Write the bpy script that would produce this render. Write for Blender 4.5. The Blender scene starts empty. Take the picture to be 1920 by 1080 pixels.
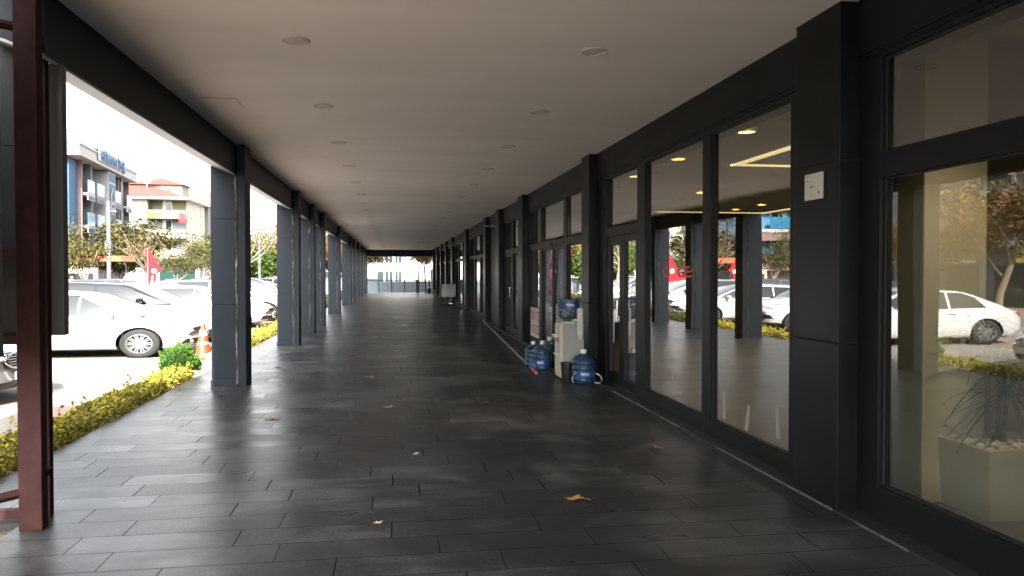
import bpy, bmesh, math, random
from mathutils import Vector, Matrix
R = math.radians
scene = bpy.context.scene
COL = scene.collection
rnd = random.Random(7)

# ---------------------------------------------------------------- camera, sky, sun, exposure
cam_d = bpy.data.cameras.new('camera'); cam = bpy.data.objects.new('camera', cam_d); COL.objects.link(cam)
cam.location = (0, 0, 1.65)
cam.rotation_euler = (R(90 - 1.154), 0, R(-8.725))
cam_d.sensor_width = 36; cam_d.lens = 27.0; cam_d.clip_start = 0.05; cam_d.clip_end = 900
scene.camera = cam

SUN_EL, SUN_AZ = 36.0, 180.6          # azimuth clockwise from +Y
w = bpy.data.worlds.new('World'); scene.world = w; w.use_nodes = True
nt = w.node_tree; bg = nt.nodes['Background']
sky = nt.nodes.new('ShaderNodeTexSky'); sky.sky_type = 'NISHITA'; sky.sun_disc = False
sky.sun_elevation = R(SUN_EL); sky.sun_rotation = R(SUN_AZ)
sky.air_density = 1.2; sky.dust_density = 4.0; sky.ozone_density = 1.0
hs = nt.nodes.new('ShaderNodeHueSaturation'); hs.inputs['Saturation'].default_value = .15
nt.links.new(sky.outputs[0], hs.inputs['Color']); nt.links.new(hs.outputs[0], bg.inputs[0]); bg.inputs[1].default_value = 0.15
sd = bpy.data.lights.new('sun', 'SUN'); sd.energy = 2.9; sd.angle = R(0.5); sd.color = (1, .94, .85)
so = bpy.data.objects.new('sun', sd); COL.objects.link(so)
dirv = Vector((math.sin(R(SUN_AZ)) * math.cos(R(SUN_EL)), math.cos(R(SUN_AZ)) * math.cos(R(SUN_EL)), math.sin(R(SUN_EL))))
so.rotation_euler = dirv.to_track_quat('Z', 'Y').to_euler()
so.location = (-5, -20, 30)
scene.view_settings.view_transform = 'Standard'; scene.view_settings.look = 'None'
scene.view_settings.exposure = 3.0; scene.view_settings.gamma = 1.0
scene.view_settings.use_curve_mapping = False
scene.cycles.use_denoising = True
scene.cycles.max_bounces = 12; scene.cycles.diffuse_bounces = 8; scene.cycles.glossy_bounces = 6
scene.cycles.transparent_max_bounces = 24
scene.cycles.sample_clamp_indirect = 6.0
scene.cycles.caustics_reflective = False; scene.cycles.caustics_refractive = False

# ---------------------------------------------------------------- materials
MATS = {}
def mat(name, col=(.5, .5, .5), rough=.5, metal=0, spec=.5, coat=0, noise=0, nscale=8, bump=0, bscale=40, emit=None, estr=0, stretch=(1, 1, 1), alpha_trans=None, ncol=None):
    if name in MATS: return MATS[name]
    m = bpy.data.materials.new(name); m.use_nodes = True; t = m.node_tree; p = t.nodes['Principled BSDF']
    p.inputs['Base Color'].default_value = (*col, 1); p.inputs['Roughness'].default_value = rough
    p.inputs['Metallic'].default_value = metal; p.inputs['Specular IOR Level'].default_value = spec
    if coat: p.inputs['Coat Weight'].default_value = coat; p.inputs['Coat Roughness'].default_value = .03
    if emit: p.inputs['Emission Color'].default_value = (*emit, 1); p.inputs['Emission Strength'].default_value = estr
    if alpha_trans is not None: p.inputs['Transmission Weight'].default_value = alpha_trans; p.inputs['IOR'].default_value = 1.2
    tc = t.nodes.new('ShaderNodeTexCoord'); mp = t.nodes.new('ShaderNodeMapping'); mp.inputs['Scale'].default_value = stretch
    t.links.new(tc.outputs['Object'], mp.inputs[0])
    if noise:
        n = t.nodes.new('ShaderNodeTexNoise'); n.inputs['Scale'].default_value = nscale; n.inputs['Detail'].default_value = 6; n.inputs['Roughness'].default_value = .65
        t.links.new(mp.outputs[0], n.inputs[0])
        mx = t.nodes.new('ShaderNodeMix'); mx.data_type = 'RGBA'
        a = tuple(c * (1 - noise) for c in col); b = tuple(min(1, c * (1 + noise)) for c in (ncol or col))
        mx.inputs[6].default_value = (*a, 1); mx.inputs[7].default_value = (*b, 1)
        cr = t.nodes.new('ShaderNodeMapRange'); cr.inputs[1].default_value = .3; cr.inputs[2].default_value = .7
        t.links.new(n.outputs[0], cr.inputs[0]); t.links.new(cr.outputs[0], mx.inputs[0]); t.links.new(mx.outputs[2], p.inputs['Base Color'])
        rr = t.nodes.new('ShaderNodeMapRange'); rr.inputs[3].default_value = max(0, rough - .1 * noise * 3); rr.inputs[4].default_value = min(1, rough + .1 * noise * 3)
        t.links.new(n.outputs[0], rr.inputs[0]); t.links.new(rr.outputs[0], p.inputs['Roughness'])
    if bump:
        n2 = t.nodes.new('ShaderNodeTexNoise'); n2.inputs['Scale'].default_value = bscale; n2.inputs['Detail'].default_value = 5
        t.links.new(mp.outputs[0], n2.inputs[0])
        bp = t.nodes.new('ShaderNodeBump'); bp.inputs['Strength'].default_value = bump; bp.inputs['Distance'].default_value = .02
        t.links.new(n2.outputs[0], bp.inputs['Height']); t.links.new(bp.outputs[0], p.inputs['Normal'])
    MATS[name] = m; return m
def leafmat(name, cols, trans=.25):
    m = bpy.data.materials.new(name); m.use_nodes = True; t = m.node_tree; p = t.nodes['Principled BSDF']
    g = t.nodes.new('ShaderNodeNewGeometry'); cr = t.nodes.new('ShaderNodeValToRGB')
    el = cr.color_ramp.elements; el[0].color = (*cols[0], 1); el[1].color = (*cols[-1], 1)
    for i, c in enumerate(cols[1:-1]): e = el.new((i + 1) / (len(cols) - 1)); e.color = (*c, 1)
    t.links.new(g.outputs['Random Per Island'], cr.inputs[0]); t.links.new(cr.outputs[0], p.inputs['Base Color'])
    p.inputs['Roughness'].default_value = .6; p.inputs['Specular IOR Level'].default_value = .12
    tr = t.nodes.new('ShaderNodeBsdfTranslucent'); t.links.new(cr.outputs[0], tr.inputs[0])
    mx = t.nodes.new('ShaderNodeMixShader'); mx.inputs[0].default_value = trans
    t.links.new(p.outputs[0], mx.inputs[1]); t.links.new(tr.outputs[0], mx.inputs[2])
    t.links.new(mx.outputs[0], t.nodes['Material Output'].inputs[0]); return m
def glassmat(name, tint, k=1.7, base=0.0, ior=1.5, rough=0.0):
    m = bpy.data.materials.new(name); m.use_nodes = True; t = m.node_tree; t.nodes.remove(t.nodes['Principled BSDF'])
    tr = t.nodes.new('ShaderNodeBsdfTransparent'); tr.inputs[0].default_value = (*tint, 1)
    gl = t.nodes.new('ShaderNodeBsdfGlossy'); gl.inputs['Roughness'].default_value = rough; gl.inputs[0].default_value = (1, 1, 1, 1)
    fr = t.nodes.new('ShaderNodeFresnel'); fr.inputs[0].default_value = ior
    g = t.nodes.new('ShaderNodeNewGeometry')
    mu = t.nodes.new('ShaderNodeMath'); mu.operation = 'MULTIPLY_ADD'; mu.use_clamp = True; mu.inputs[1].default_value = k; mu.inputs[2].default_value = base
    inv = t.nodes.new('ShaderNodeMath'); inv.operation = 'SUBTRACT'; inv.inputs[0].default_value = 1
    m2 = t.nodes.new('ShaderNodeMath'); m2.operation = 'MULTIPLY'; mx = t.nodes.new('ShaderNodeMixShader')
    t.links.new(fr.outputs[0], mu.inputs[0]); t.links.new(g.outputs['Backfacing'], inv.inputs[1])
    t.links.new(mu.outputs[0], m2.inputs[0]); t.links.new(inv.outputs[0], m2.inputs[1])
    t.links.new(m2.outputs[0], mx.inputs[0]); t.links.new(tr.outputs[0], mx.inputs[1]); t.links.new(gl.outputs[0], mx.inputs[2])
    t.links.new(mx.outputs[0], t.nodes['Material Output'].inputs[0]); MATS[name] = m
    tc = t.nodes.new('ShaderNodeTexCoord'); nz = t.nodes.new('ShaderNodeTexNoise'); nz.inputs['Scale'].default_value = .8; nz.inputs['Detail'].default_value = 1; bp = t.nodes.new('ShaderNodeBump'); bp.inputs['Strength'].default_value = .5; bp.inputs['Distance'].default_value = .004
    t.links.new(tc.outputs['Object'], nz.inputs[0]); t.links.new(nz.outputs[0], bp.inputs['Height']); t.links.new(bp.outputs[0], gl.inputs['Normal'])
    return m

CLAD = mat('anthracite_cladding', (.0085, .0135, .0200), .5, noise=.12, nscale=3, spec=.2, bump=.04, bscale=6)
CLADR = mat('anthracite_cladding_shaded', (.0074, .0080, .0088), .38, noise=.5, nscale=1.6, spec=.14)  # same cladding as the columns, shop-side shade put into the colour
FRAME = mat('charcoal_frame', (.0075, .0083, .0088), .42, noise=.15, nscale=5, spec=.15)
DARK = mat('black_gasket', (.002, .002, .002), .7)
SEAM = mat('rough_sealant', (.26, .24, .21), .35, metal=.6, noise=.7, nscale=9, bump=1.0, bscale=14, stretch=(1, 1, .5))
SOFFIT = mat('silver_soffit_panel', (.36, .36, .36), .4, noise=.08, nscale=2)
PLASTER = mat('warm_white_plaster', (.90, .885, .85), .9, noise=.07, nscale=.45, bump=.14, bscale=2.2, stretch=(.4, 1.3, 1))
RED = mat('red_primer_steel', (.032, .0085, .0078), .75, spec=.2, noise=.35, nscale=7, ncol=(.032, .012, .011), bump=.15, bscale=60)
GREYP = mat('grey_sheet_back', (.018, .018, .018), .8, noise=.2, nscale=3)
WHITE = mat('white_plastic', (.72, .70, .66), .4, noise=.04, nscale=4)
GLASS = glassmat('shop_glass', (.74, .75, .68), 2.8, .03)
CHROME = mat('chrome', (.7, .7, .72), .12, metal=1)
BLACKP = mat('black_plastic', (.014, .014, .015), .45)
SOIL = mat('soil', (.16, .12, .07), .95, noise=.5, nscale=18, bump=1, bscale=50)
CONC = mat('concrete', (.38, .37, .35), .8, noise=.2, nscale=5)

def floor_material():
    m = bpy.data.materials.new('dark_stone_planks'); m.use_nodes = True; t = m.node_tree; p = t.nodes['Principled BSDF']; N = t.nodes.new; Lk = t.links.new
    tc = N('ShaderNodeTexCoord'); sp = N('ShaderNodeSeparateXYZ'); Lk(tc.outputs['Object'], sp.inputs[0])
    def mth(op, a, b=None, c=None, clamp=False):
        n = N('ShaderNodeMath'); n.operation = op; n.use_clamp = clamp
        for i, v in enumerate((a, b, c)):
            if v is None: continue
            if isinstance(v, (int, float)): n.inputs[i].default_value = v
            else: Lk(v, n.inputs[i])
        return n.outputs[0]
    W_, L_ = .30, .95
    yr = mth('DIVIDE', sp.outputs[1], W_); row = mth('FLOOR', yr); fy = mth('FRACT', yr)
    wn = N('ShaderNodeTexWhiteNoise'); wn.noise_dimensions = '1D'; Lk(row, wn.inputs['W'])
    xr = mth('ADD', mth('DIVIDE', sp.outputs[0], L_), mth('MULTIPLY', wn.outputs[0], 7.0)); colm = mth('FLOOR', xr); fx = mth('FRACT', xr)
    cb = N('ShaderNodeCombineXYZ'); Lk(row, cb.inputs[0]); Lk(colm, cb.inputs[1])
    w2 = N('ShaderNodeTexWhiteNoise'); w2.noise_dimensions = '3D'; Lk(cb.outputs[0], w2.inputs['Vector'])
    rndv = w2.outputs['Value']
    # joints: distance to edges in metres
    ex = mth('MULTIPLY', mth('MINIMUM', fx, mth('SUBTRACT', 1, fx)), L_); ey = mth('MULTIPLY', mth('MINIMUM', fy, mth('SUBTRACT', 1, fy)), W_)
    w3 = N('ShaderNodeTexWhiteNoise'); w3.noise_dimensions = '2D'; Lk(cb.outputs[0], w3.inputs['Vector'])
    jx = mth('LESS_THAN', ex, mth('MULTIPLY_ADD', w2.outputs['Value'], .0048, .0010)); jy = mth('LESS_THAN', ey, mth('MULTIPLY_ADD', wn.outputs[0], .0032, .0008))
    joint = mth('MAXIMUM', jx, jy)
    # streaky stone noise, offset per tile
    off = N('ShaderNodeVectorMath'); off.operation = 'MULTIPLY_ADD'; Lk(w2.outputs['Color'], off.inputs[0]); off.inputs[1].default_value = (30, 30, 30); Lk(tc.outputs['Object'], off.inputs[2])
    mp = N('ShaderNodeMapping'); mp.inputs['Scale'].default_value = (2.0, 3.6, 1); Lk(off.outputs[0], mp.inputs[0])
    n1 = N('ShaderNodeTexNoise'); n1.inputs['Scale'].default_value = 1.5; n1.inputs['Detail'].default_value = 9; n1.inputs['Roughness'].default_value = .68; n1.inputs['Distortion'].default_value = .35; Lk(mp.outputs[0], n1.inputs[0])
    n2 = N('ShaderNodeTexNoise'); n2.inputs['Scale'].default_value = 55; n2.inputs['Detail'].default_value = 4; Lk(tc.outputs['Object'], n2.inputs[0])
    nd = N('ShaderNodeTexNoise'); nd.inputs['Scale'].default_value = .7; nd.inputs['Detail'].default_value = 7; nd.inputs['Roughness'].default_value = .6; nd.inputs['Distortion'].default_value = .6; Lk(tc.outputs['Object'], nd.inputs[0])
    val = mth('ADD', mth('MULTIPLY', n1.outputs[0], 1.35), mth('ADD', mth('MULTIPLY', rndv, .30), mth('ADD', mth('MULTIPLY', n2.outputs[0], .75), mth('MULTIPLY', nd.outputs[0], .8))))
    cr = N('ShaderNodeValToRGB'); e = cr.color_ramp.elements
    e[0].position = .30; e[0].color = (.030, .030, .031, 1); e[1].position = .80; e[1].color = (.185, .188, .196, 1)
    mr = N('ShaderNodeMapRange'); mr.inputs[1].default_value = 1.05; mr.inputs[2].default_value = 3.0; Lk(val, mr.inputs[0]); Lk(mr.outputs[0], cr.inputs[0])
    # dust: pale specks and swept arcs
    sm = N('ShaderNodeMapRange'); sm.inputs[1].default_value = .50; sm.inputs[2].default_value = .78; Lk(nd.outputs[0], sm.inputs[0])
    m1 = N('ShaderNodeMix'); m1.data_type = 'RGBA'; Lk(mth('MULTIPLY', sm.outputs[0], .35), m1.inputs[0]); Lk(cr.outputs[0], m1.inputs[6]); m1.inputs[7].default_value = (.17, .168, .165, 1)
    vo = N('ShaderNodeTexVoronoi'); vo.inputs['Scale'].default_value = 2.3; Lk(tc.outputs['Object'], vo.inputs[0])
    spk = mth('LESS_THAN', vo.outputs['Distance'], .012)
    m3 = N('ShaderNodeMix'); m3.data_type = 'RGBA'; Lk(spk, m3.inputs[0]); Lk(m1.outputs[2], m3.inputs[6]); m3.inputs[7].default_value = (.4, .39, .36, 1)
    m2 = N('ShaderNodeMix'); m2.data_type = 'RGBA'; Lk(joint, m2.inputs[0]); Lk(m3.outputs[2], m2.inputs[6]); m2.inputs[7].default_value = (.006, .006, .006, 1)
    Lk(m2.outputs[2], p.inputs['Base Color'])
    ro = N('ShaderNodeMapRange'); ro.inputs[1].default_value = .3; ro.inputs[2].default_value = .75; ro.inputs[3].default_value = .27; ro.inputs[4].default_value = .43
    Lk(mth('MULTIPLY_ADD', rndv, .25, mth('MULTIPLY', n1.outputs[0], .75)), ro.inputs[0])
    Lk(mth('MAXIMUM', ro.outputs[0], mth('MULTIPLY', joint, .9)), p.inputs['Roughness'])
    p.inputs['Specular IOR Level'].default_value = .08
    h = mth('SUBTRACT', mth('ADD', mth('MULTIPLY', n1.outputs[0], .30), mth('ADD', mth('MULTIPLY', n2.outputs[0], .10), mth('MULTIPLY', rndv, .25))), mth('MULTIPLY', joint, 1.0))
    b = N('ShaderNodeBump'); b.inputs['Strength'].default_value = .35; b.inputs['Distance'].default_value = .004; Lk(h, b.inputs['Height']); Lk(b.outputs[0], p.inputs['Normal'])
    return m
def paving_material():
    m = bpy.data.materials.new('beige_block_paving'); m.use_nodes = True; t = m.node_tree; p = t.nodes['Principled BSDF']; N = t.nodes.new; Lk = t.links.new
    tc = N('ShaderNodeTexCoord'); sp = N('ShaderNodeSeparateXYZ'); Lk(tc.outputs['Object'], sp.inputs[0])
    br = N('ShaderNodeTexBrick'); br.inputs['Scale'].default_value = 5; br.inputs['Mortar Size'].default_value = .025; br.inputs['Color1'].default_value = (.285, .268, .240, 1); br.inputs['Color2'].default_value = (.215, .202, .180, 1); br.inputs['Mortar'].default_value = (.14, .12, .10, 1)
    Lk(tc.outputs['Object'], br.inputs[0])
    n = N('ShaderNodeTexNoise'); n.inputs['Scale'].default_value = .5; n.inputs['Detail'].default_value = 8; Lk(tc.outputs['Object'], n.inputs[0])
    mu = N('ShaderNodeMix'); mu.data_type = 'RGBA'; mu.blend_type = 'MULTIPLY'; mu.inputs[0].default_value = .7; Lk(br.outputs[0], mu.inputs[6])
    c2 = N('ShaderNodeValToRGB'); c2.color_ramp.elements[0].color = (.55, .52, .48, 1); c2.color_ramp.elements[1].color = (1.1, 1.05, 1, 1); c2.color_ramp.elements[0].position = .3; c2.color_ramp.elements[1].position = .65
    Lk(n.outputs[0], c2.inputs[0]); Lk(c2.outputs[0], mu.inputs[7])
    def mth(op, a, b=None):
        q = N('ShaderNodeMath'); q.operation = op
        for i, v in enumerate((a, b)):
            if v is None: continue
            if isinstance(v, (int, float)): q.inputs[i].default_value = v
            else: Lk(v, q.inputs[i])
        return q.outputs[0]
    # red brick bands: across the lot every 8 m, and one along the planter
    fr = mth('FRACT', mth('DIVIDE', mth('ADD', sp.outputs[1], -11.25 + 8 * 20), 8.0)); b1 = mth('LESS_THAN', fr, .07)
    b2 = mth('MULTIPLY', mth('GREATER_THAN', sp.outputs[0], -4.55), mth('LESS_THAN', sp.outputs[0], -4.05))
    mx = N('ShaderNodeMix'); mx.data_type = 'RGBA'; Lk(mth('MULTIPLY', mth('MAXIMUM', b1, b2), .75), mx.inputs[0]); Lk(mu.outputs[2], mx.inputs[6]); mx.inputs[7].default_value = (.36, .17, .13, 1)
    Lk(mx.outputs[2], p.inputs['Base Color']); p.inputs['Roughness'].default_value = .85
    bp = N('ShaderNodeBump'); bp.inputs['Strength'].default_value = .5; bp.inputs['Distance'].default_value = .01; Lk(br.outputs['Fac'], bp.inputs['Height']); bp.invert = True; Lk(bp.outputs[0], p.inputs['Normal'])
    return m

# ---------------------------------------------------------------- geometry helpers
class MB:
    def __init__(s): s.v = []; s.f = []; s.mi = []; s.cur = 0
    def add(s, vs, fs):
        o = len(s.v); s.v += [tuple(v) for v in vs]; s.f += [tuple(i + o for i in f) for f in fs]; s.mi += [s.cur] * len(fs); return s
    def box(s, x0, x1, y0, y1, z0, z1):
        return s.add([(x0, y0, z0), (x1, y0, z0), (x1, y1, z0), (x0, y1, z0), (x0, y0, z1), (x1, y0, z1), (x1, y1, z1), (x0, y1, z1)],
                     [(0, 3, 2, 1), (4, 5, 6, 7), (0, 1, 5, 4), (1, 2, 6, 5), (2, 3, 7, 6), (3, 0, 4, 7)])
    def quad(s, a, b, c, d): return s.add([a, b, c, d], [(0, 1, 2, 3)])
    def tube(s, pts, rads, n=10, cap=True):
        pts = [Vector(p) for p in pts]
        if isinstance(rads, (int, float)): rads = [rads] * len(pts)
        vs = []; fs = []
        for i, p in enumerate(pts):
            d = (pts[min(i + 1, len(pts) - 1)] - pts[max(i - 1, 0)]).normalized()
            up = Vector((0, 0, 1)) if abs(d.z) < .95 else Vector((1, 0, 0))
            a = d.cross(up).normalized(); b = d.cross(a).normalized()
            for k in range(n):
                t = 2 * math.pi * k / n; vs.append(p + (a * math.cos(t) + b * math.sin(t)) * rads[i])
        for i in range(len(pts) - 1):
            for k in range(n):
                fs.append((i * n + k, i * n + (k + 1) % n, (i + 1) * n + (k + 1) % n, (i + 1) * n + k))
        if cap: fs.append(tuple(range(n - 1, -1, -1))); fs.append(tuple((len(pts) - 1) * n + k for k in range(n)))
        return s.add(vs, fs)
    def lathe(s, prof, n=24, c=(0, 0, 0), axis='z', close=False):
        vs = []; fs = []
        for (r, z) in prof:
            for k in range(n):
                t = 2 * math.pi * k / n; a, b = r * math.cos(t), r * math.sin(t)
                p = (a, b, z) if axis == 'z' else ((a, z, b) if axis == 'y' else (z, a, b))
                vs.append((p[0] + c[0], p[1] + c[1], p[2] + c[2]))
        m = len(prof); rng = range(m) if close else range(m - 1)
        for i in rng:
            j = (i + 1) % m
            for k in range(n): fs.append((i * n + k, i * n + (k + 1) % n, j * n + (k + 1) % n, j * n + k))
        if not close: fs.append(tuple(range(n - 1, -1, -1))); fs.append(tuple((m - 1) * n + k for k in range(n)))
        return s.add(vs, fs)
    def prism(s, poly, axis, a, b):
        def P(u, v, t): return (t, u, v) if axis == 'x' else ((u, t, v) if axis == 'y' else (u, v, t))
        n = len(poly); vs = [P(u, v, a) for u, v in poly] + [P(u, v, b) for u, v in poly]
        return s.add(vs, [tuple(range(n - 1, -1, -1)), tuple(range(n, 2 * n))] + [(i, (i + 1) % n, n + (i + 1) % n, n + i) for i in range(n)])
    def mesh(s, name, mats, smooth=None):
        me = bpy.data.meshes.new(name); me.from_pydata(s.v, [], s.f)
        if not isinstance(mats, (list, tuple)): mats = [mats]
        for m in mats: me.materials.append(m)
        if len(mats) > 1: me.polygons.foreach_set('material_index', s.mi)
        bm = bmesh.new(); bm.from_mesh(me); bmesh.ops.recalc_face_normals(bm, faces=bm.faces); bm.to_mesh(me); bm.free()
        if smooth:
            me.polygons.foreach_set('use_smooth', [True] * len(me.polygons))
            me.set_sharp_from_angle(angle=R(smooth))
        me.update(); return me
    def build(s, name, mats, parent=None, loc=None, rz=0, smooth=None, bevel=0):
        me = s.mesh(name, mats, smooth); o = bpy.data.objects.new(name, me); COL.objects.link(o)
        if parent: o.parent = parent
        if loc: o.location = loc
        if rz: o.rotation_euler.z = rz
        if bevel:
            b = o.modifiers.new('bevel', 'BEVEL'); b.width = bevel; b.segments = 2; b.limit_method = 'ANGLE'
        return o
def link(name, me, parent=None):
    o = bpy.data.objects.new(name, me); COL.objects.link(o)
    if parent: o.parent = parent
    return o
def tag(o, label=None, cat=None, group=None, kind=None):
    if label: o['label'] = label
    if cat: o['category'] = cat
    if group: o['group'] = group
    if kind: o['kind'] = kind
    return o
def thing(name, label, cat, loc=(0, 0, 0), rz=0, group=None):
    o = bpy.data.objects.new(name, None); o.empty_display_size = .2; COL.objects.link(o); o.location = loc; o.rotation_euler = (0, 0, rz)
    return tag(o, label, cat, group)
def struct(name, mb, m, **k): o = mb.build(name, m, **k); o['kind'] = 'structure'; return o
def copy_tree(o, parent=None):
    c = o.copy(); COL.objects.link(c)
    if parent: c.parent = parent
    for ch in list(o.children): copy_tree(ch, c)
    return c
def text_mesh(body, size, depth, m, align='CENTER', bold=0, shear=0, sx=1):
    cu = bpy.data.curves.new('lettering', 'FONT'); cu.body = body; cu.size = size; cu.extrude = depth; cu.align_x = align; cu.offset = bold; cu.shear = shear
    cu.resolution_u = 4
    o = bpy.data.objects.new('lettering', cu); COL.objects.link(o)
    dg = bpy.context.evaluated_depsgraph_get(); me = bpy.data.meshes.new_from_object(o.evaluated_get(dg)); bpy.data.objects.remove(o); bpy.data.curves.remove(cu)
    me.materials.clear(); me.materials.append(m)
    if sx != 1: me.transform(Matrix.Diagonal((sx, 1, 1, 1)))
    return me
def place_text(name, body, size, m, parent, origin, right, up, depth=.004, bold=0, sx=1, shear=0):
    me = text_mesh(body, size, depth, m, bold=bold, sx=sx, shear=shear)
    r = Vector(right).normalized(); u = Vector(up).normalized(); n = r.cross(u)
    M = Matrix(((r.x, u.x, n.x, origin[0]), (r.y, u.y, n.y, origin[1]), (r.z, u.z, n.z, origin[2]), (0, 0, 0, 1)))
    me.transform(M); return link(name, me, parent)
ORD = ['first', 'second', 'third', 'fourth', 'fifth', 'sixth', 'seventh', 'eighth', 'ninth', 'tenth', 'eleventh', 'twelfth', 'thirteenth', 'fourteenth', 'fifteenth', 'sixteenth', 'seventeenth', 'eighteenth', 'nineteenth', 'twentieth', 'twenty-first', 'twenty-second', 'twenty-third', 'twenty-fourth', 'twenty-fifth']
# ================================================================ THE ARCADE
FLOOR = floor_material(); PAVE = paving_material()
G = -.28                                        # level of the car park
YE = 63.3; YB = -8.0                             # far open end; the unseen near end is cut short to admit light
f = MB(); f.box(-2.42, 3.0, YB, YE + .9, -.5, 0); f.box(-3.1, -2.42, 5.45, YE + .9, -.5, 0)
struct('floor', f, FLOOR)
f = MB(); f.box(-400, 400, -120, 700, G - .6, G); struct('car_park_ground', f, PAVE)
f = MB(); f.box(-3.9, -3.1, -2, 13.0, G - .1, -.06); f.box(-3.9, -3.1, 17.2, 30, G - .1, -.06); f.box(-3.1, -2.42, -2, 5.45, -.4, -.05); f.box(-3.9, -3.1, 33, 62, G - .1, -.06)
struct('planting_bed', f, SOIL)
f = MB()
for y0, y1 in ((-2, 13.0), (17.2, 30), (33, 62)): f.box(-4.0, -3.9, y0, y1, G - .1, -.1)
struct('kerb', f, CONC)
f = MB(); f.box(-2.25, 3.17, YB, YE + .3, 3.5, 3.62); struct('ceiling', f, PLASTER)
f = MB(); f.box(-2.64, 14, YB, YE + .3, 3.62, 15); struct('upper_storeys', f, mat('upper_wall', (.3, .3, .31), .7))

# left beam with its silver soffit
b = thing('edge_beam', 'long dark blue-grey beam over the columns on the car park side', 'beam', (-2.42, 20, 3.06))
def P(mb, name, m, root, **k): return mb.build(name, m, root, **k)
def rel(o, root): o.location = -Vector(root.location); return o
m = MB(); m.prism([(-2.62, 3.215), (-2.25, 3.08), (-2.25, 3.62), (-2.62, 3.62)], 'y', 5.45, YE); rel(P(m, 'fascia', CLAD, b), b)
m = MB(); y = 5.45
while y < YE - 1.3: m.prism([(-2.61, 3.186), (-2.258, 3.057), (-2.258, 3.079), (-2.61, 3.208)], 'y', y, y + 1.232); y += 1.24
o = rel(P(m, 'soffit', SOFFIT, b), b)
e = thing('end_beam', 'dark beam closing the far end of the arcade above the railing', 'beam', (0.4, YE, 2.96))
m = MB(); m.box(-2.24, 3.16, YE - .02, YE + .3, 2.96, 3.497); rel(P(m, 'fascia', CLAD, e), e)
m = MB(); m.box(-2.2, 3.1, YE + .0, YE + .28, 2.94, 2.958); rel(P(m, 'soffit', SOFFIT, e), e)

# left columns
def cladding_stack(mb, x0, x1, y0, y1, zs, gap=.008, base=None):
    """panels stacked with open joints and a darker core"""
    for a, c in zip(zs[:-1], zs[1:]): mb.box(x0, x1, y0, y1, a + gap / 2, c - gap / 2)
LY = [11.6, 17.9, 21.3, 24.4, 31.4, 39.6, 43.3, 48.0, 53.8, 58.5, 62.9]
def column(y, label, first=None):
    r = thing('column', label, 'column', (-2.36, y, 0), group='dark columns along the car park side')
    def off(o): return o
    m = MB(); cladding_stack(m, -.25, .095, 0, .40, [0.0, .11, 1.18, 2.42, 3.075]); m.prism([(-.25, 3.073), (.095, 3.073), (-.25, 3.19)], 'y', 0.001, .399); o = m.build('cladding', CLAD, r, bevel=.004)
    m = MB(); m.box(-.24, .085, .01, .39, 0, 3.05); m.build('core', DARK, r)
    m = MB(); m.box(-.262, .10, -.012, .41, 0, .095); m.build('plinth', CLAD, r, bevel=.003)
    m = MB(); m.box(.125, .235, -.02, .40, 0, 3.497); m.build('pilaster_strip', CLAD, r, bevel=.004)
    # crumpled sealant in the joint between the two claddings
    m = MB(); rr = random.Random(int(y * 10)); n = 70; vs = []; fs = []
    for i in range(n + 1):
        z = .02 + i * (3.02 / n); wv = .010 + .012 * rr.random() ** 2; px = .110 + .005 * math.sin(i * .35 + y)
        vs += [(px - wv, -.004 - .012 * rr.random(), z), (px, -.022 - .016 * rr.random(), z + .01 * rr.random()), (px + wv, -.006 - .01 * rr.random(), z), (px, .05, z)]
    for i in range(n):
        for k in range(4): fs.append((i * 4 + k, i * 4 + (k + 1) % 4, i * 4 + 4 + (k + 1) % 4, i * 4 + 4 + k))
    m.add(vs, fs); m.build('sealant_joint', SEAM, r)
    return r
cl = ['nearest dark blue-grey clad column, standing just past the traffic cone', 'second dark clad column from the camera, after the gap showing the white van']
for i, y in enumerate(LY):
    column(y, cl[i] if i < 2 else '%s dark clad column from the camera on the car park side' % ORD[i])

# right pilasters
RP = [(4.85, 5.43), (11.67, 12.14), (17.95, 18.6), (22.1, 22.8), (25.4, 26.1), (32.5, 33.4), (40.3, 41.2), (45.3, 46.0), (50.2, 50.9), (55.3, 56.0), (60.2, 60.9)]
rl = ['charcoal pilaster carrying the small white meter box, nearest on the shop side', 'charcoal pilaster behind the water dispenser', 'charcoal pilaster just left of the red and white poster']
for i, (a, c) in enumerate(RP):
    r = thing('pilaster', rl[i] if i < 3 else '%s charcoal pilaster from the camera along the shopfronts' % ORD[i], 'pilaster', (3.0, a, 0), group='charcoal pilasters along the shops')
    m = MB(); cladding_stack(m, 0, .42, 0, c - a, [0, 1.165, 2.42, 3.499], .010); m.build('cladding', CLADR, r, bevel=.004)
    m = MB(); m.box(.014, .40, .014, c - a - .014, 0, 3.49); m.build('core', DARK, r)
h = thing('header_beam', 'dark header band above the shop windows up to the ceiling', 'beam', (3.3, 20, 3.09))
m = MB(); ys = [YB] + [v for p in RP for v in p] + [YE]
for a, c in zip(ys[::2], ys[1::2]):
    m.box(3.13, 3.5, a + .003, c - .003, 3.12, 3.499); m.box(3.145, 3.5, a + .004, c - .004, 3.09, 3.12)
rel(m.build('fascia', CLADR, h), h)
f = MB(); f.box(3.0, 3.5, YB, YE + .9, -.5, .012); struct('threshold', f, mat('dark_threshold', (.028, .028, .030), .4, noise=.4, nscale=6))
f = MB(); rr = random.Random(3); y = 1.0
while y < 62:
    d = .25 + rr.random() * .5
    if rr.random() < .75: wv = .001 + .003 * rr.random(); f.box(2.993 - wv / 2, 3.000 + wv, y, y + d, -.01, .0145)
    y += d
struct('grout_line', f, mat('pale_grout', (.08, .08, .076), .8, noise=.6, nscale=20))
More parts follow.
